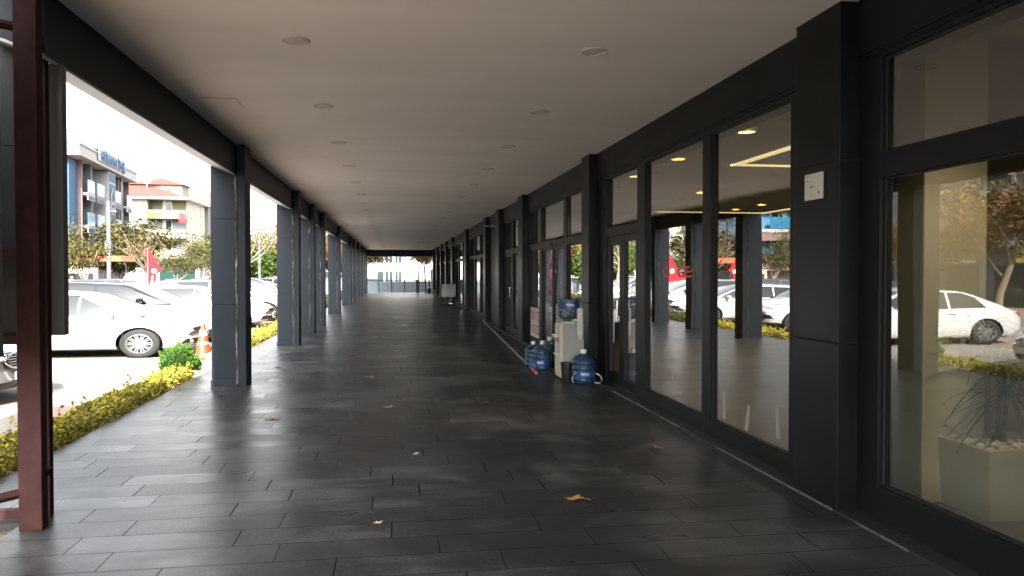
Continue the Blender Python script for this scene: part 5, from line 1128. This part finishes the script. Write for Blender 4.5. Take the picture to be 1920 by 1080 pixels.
t, c = banner('red flag with white crest hidden behind the nearest column, mirrored in the tall pane', -7.9, 38.9, [(.0, 1.35), (-.35, 1.5), (-1.05, 1.55), (-.65, 1.95), (-.05, 2.85), (.0, 2.85)], 2.95)
m = MB(); m.lathe([(.001, -.02), (.13, -.02), (.13, .02), (.001, .02)], 18, axis='y', c=(-.22, 0, 2.0)); m.build('emblem', LBW, c)
# kiosk, person, kennel, ladder frame
kk = thing('pavilion', 'beige framed open pavilion under the leafy tree', 'pavilion', (-21.9, 57.5, G)); kk.scale = (.62, .8, .82)
m = MB(); m.box(-1.5, 2.3, -.15, .15, 2.3, 2.75); m.build('lintel', STONE, kk)
for x in (-1.35, 2.1): m = MB(); m.box(x - .2, x + .2, -.15, .15, 0, 2.3); m.build('pier', STONE, kk)
m = MB(); m.box(-1.15, 1.9, 2.2, 2.3, 0, 2.3); m.build('rear_window', WGL, kk)
m = MB(); m.box(-1.15, 1.9, -.03, .03, .95, 1.0)
for k in range(16): m.box(-1.1 + k * .19, -1.07 + k * .19, -.02, .02, .1, .95)
m.build('railing', RAIL, kk)
um = thing('awning', 'flat red awning under the trees by the pavilion', 'awning', (-21.3, 60.5, G)); m = MB(); m.prism([(-1.9, 2.75), (1.9, 2.75), (1.6, 3.15), (-1.5, 3.2)], 'y', -1.2, 1.2); m.build('canvas', mat('awning_red', (.55, .07, .03), .8), um)
for x in (-1.7, 1.7): m = MB(); m.tube([(x, 0, 0), (x, 0, 2.75)], .03, 6); m.build('pole', POLE, um)
kn = thing('kennel', 'small dark wooden hut beside the red banner', 'hut', (-13.3, 48.6, G)); m = MB(); m.box(-.6, .6, -.5, .5, 0, 1.1); m.build('wall', mat('dark_wood', (.07, .035, .025), .8), kn); m = MB(); m.prism([(-.8, 1.0), (0, 1.55), (.8, 1.0), (.72, .94), (0, 1.45), (-.72, .94)], 'y', -.65, .65); m.build('roof', BDG, kn)
m = MB(); m.box(-.2, .2, -.51, -.5, .1, .8); m.build('opening', BLACKP, kn)
sf = thing('frame_ladder', 'white double ladder frame before the grey shop wall', 'ladder', (-16.4, 72, G))
for s in (-1, 1): m = MB(); m.tube([(s * .45, -.3, 0), (s * .3, 0, 3.3)], .05, 5); m.build('rail', WFR, sf)
for k in range(6): m = MB(); z = .5 + k * .5; m.box(-.42, .42, -.3 + .3 * z / 3.3 - .03, -.3 + .3 * z / 3.3 + .03, z, z + .05); m.build('rung', WFR, sf)
# person in a pink top under the pavilion (skinned skeleton)
def person(label, x, y, rz):
    t = thing('person', label, 'person', (x, y, G), rz); t.scale = (1.25, 1.25, 1); SK = mat('skin', (.45, .28, .20), .6)
    J = [(0, 0, .95, .15), (0, 0, 1.15, .13), (0, 0, 1.38, .15), (0, 0, 1.50, .06), (0, -.01, 1.60, .085), (0, 0, 1.70, .075), (.10, 0, .90, .09), (.11, -.02, .50, .065), (.11, .02, .08, .04), (.12, -.14, .04, .04), (-.10, 0, .90, .09), (-.13, -.06, .50, .065), (-.13, .04, .08, .04), (-.13, -.12, .04, .04),
         (.19, 0, 1.38, .055), (.25, .02, 1.12, .042), (.22, -.14, .92, .03), (-.19, 0, 1.38, .055), (-.26, .0, 1.12, .042), (-.22, -.20, 1.08, .03), (.22, -.20, .88, .028), (-.16, -.27, 1.10, .028)]
    E_ = [(0, 1), (1, 2), (2, 3), (3, 4), (4, 5), (0, 6), (6, 7), (7, 8), (8, 9), (0, 10), (10, 11), (11, 12), (12, 13), (2, 14), (14, 15), (15, 16), (2, 17), (17, 18), (18, 19), (16, 20), (19, 21)]
    me = bpy.data.meshes.new('body'); me.from_pydata([j[:3] for j in J], E_, []); o = link('body', me, t); md = o.modifiers.new('skin', 'SKIN'); 
    for i, j in enumerate(J): me.skin_vertices[0].data[i].radius = (j[3], j[3] * .85)
    me.skin_vertices[0].data[0].use_root = True; s2_ = o.modifiers.new('sub', 'SUBSURF'); s2_.levels = 2; s2_.render_levels = 2
    dg = bpy.context.evaluated_depsgraph_get(); nm_ = bpy.data.meshes.new_from_object(o.evaluated_get(dg)); o.modifiers.clear(); o.data = nm_; nm_.materials.clear()
    for m_ in (SK, mat('pink_top', (.60, .12, .22), .8), mat('dark_trousers', (.03, .03, .05), .8), mat('dark_hair', (.03, .02, .015), .7)): nm_.materials.append(m_)
    for p in nm_.polygons:
        c = p.center; p.material_index = 3 if (c.z > 1.66 or (c.z > 1.52 and c.y > .02)) else (2 if c.z < .95 and abs(c.x) < .2 and not (c.z > .8 and abs(c.x) > .17) else (1 if .95 <= c.z < 1.5 and not (abs(c.x) > .15 and c.y < -.12) else 0)); p.use_smooth = True
    return t
person('person in a pink top standing at the pavilion under the tree', -22.0, 57.0, .3)
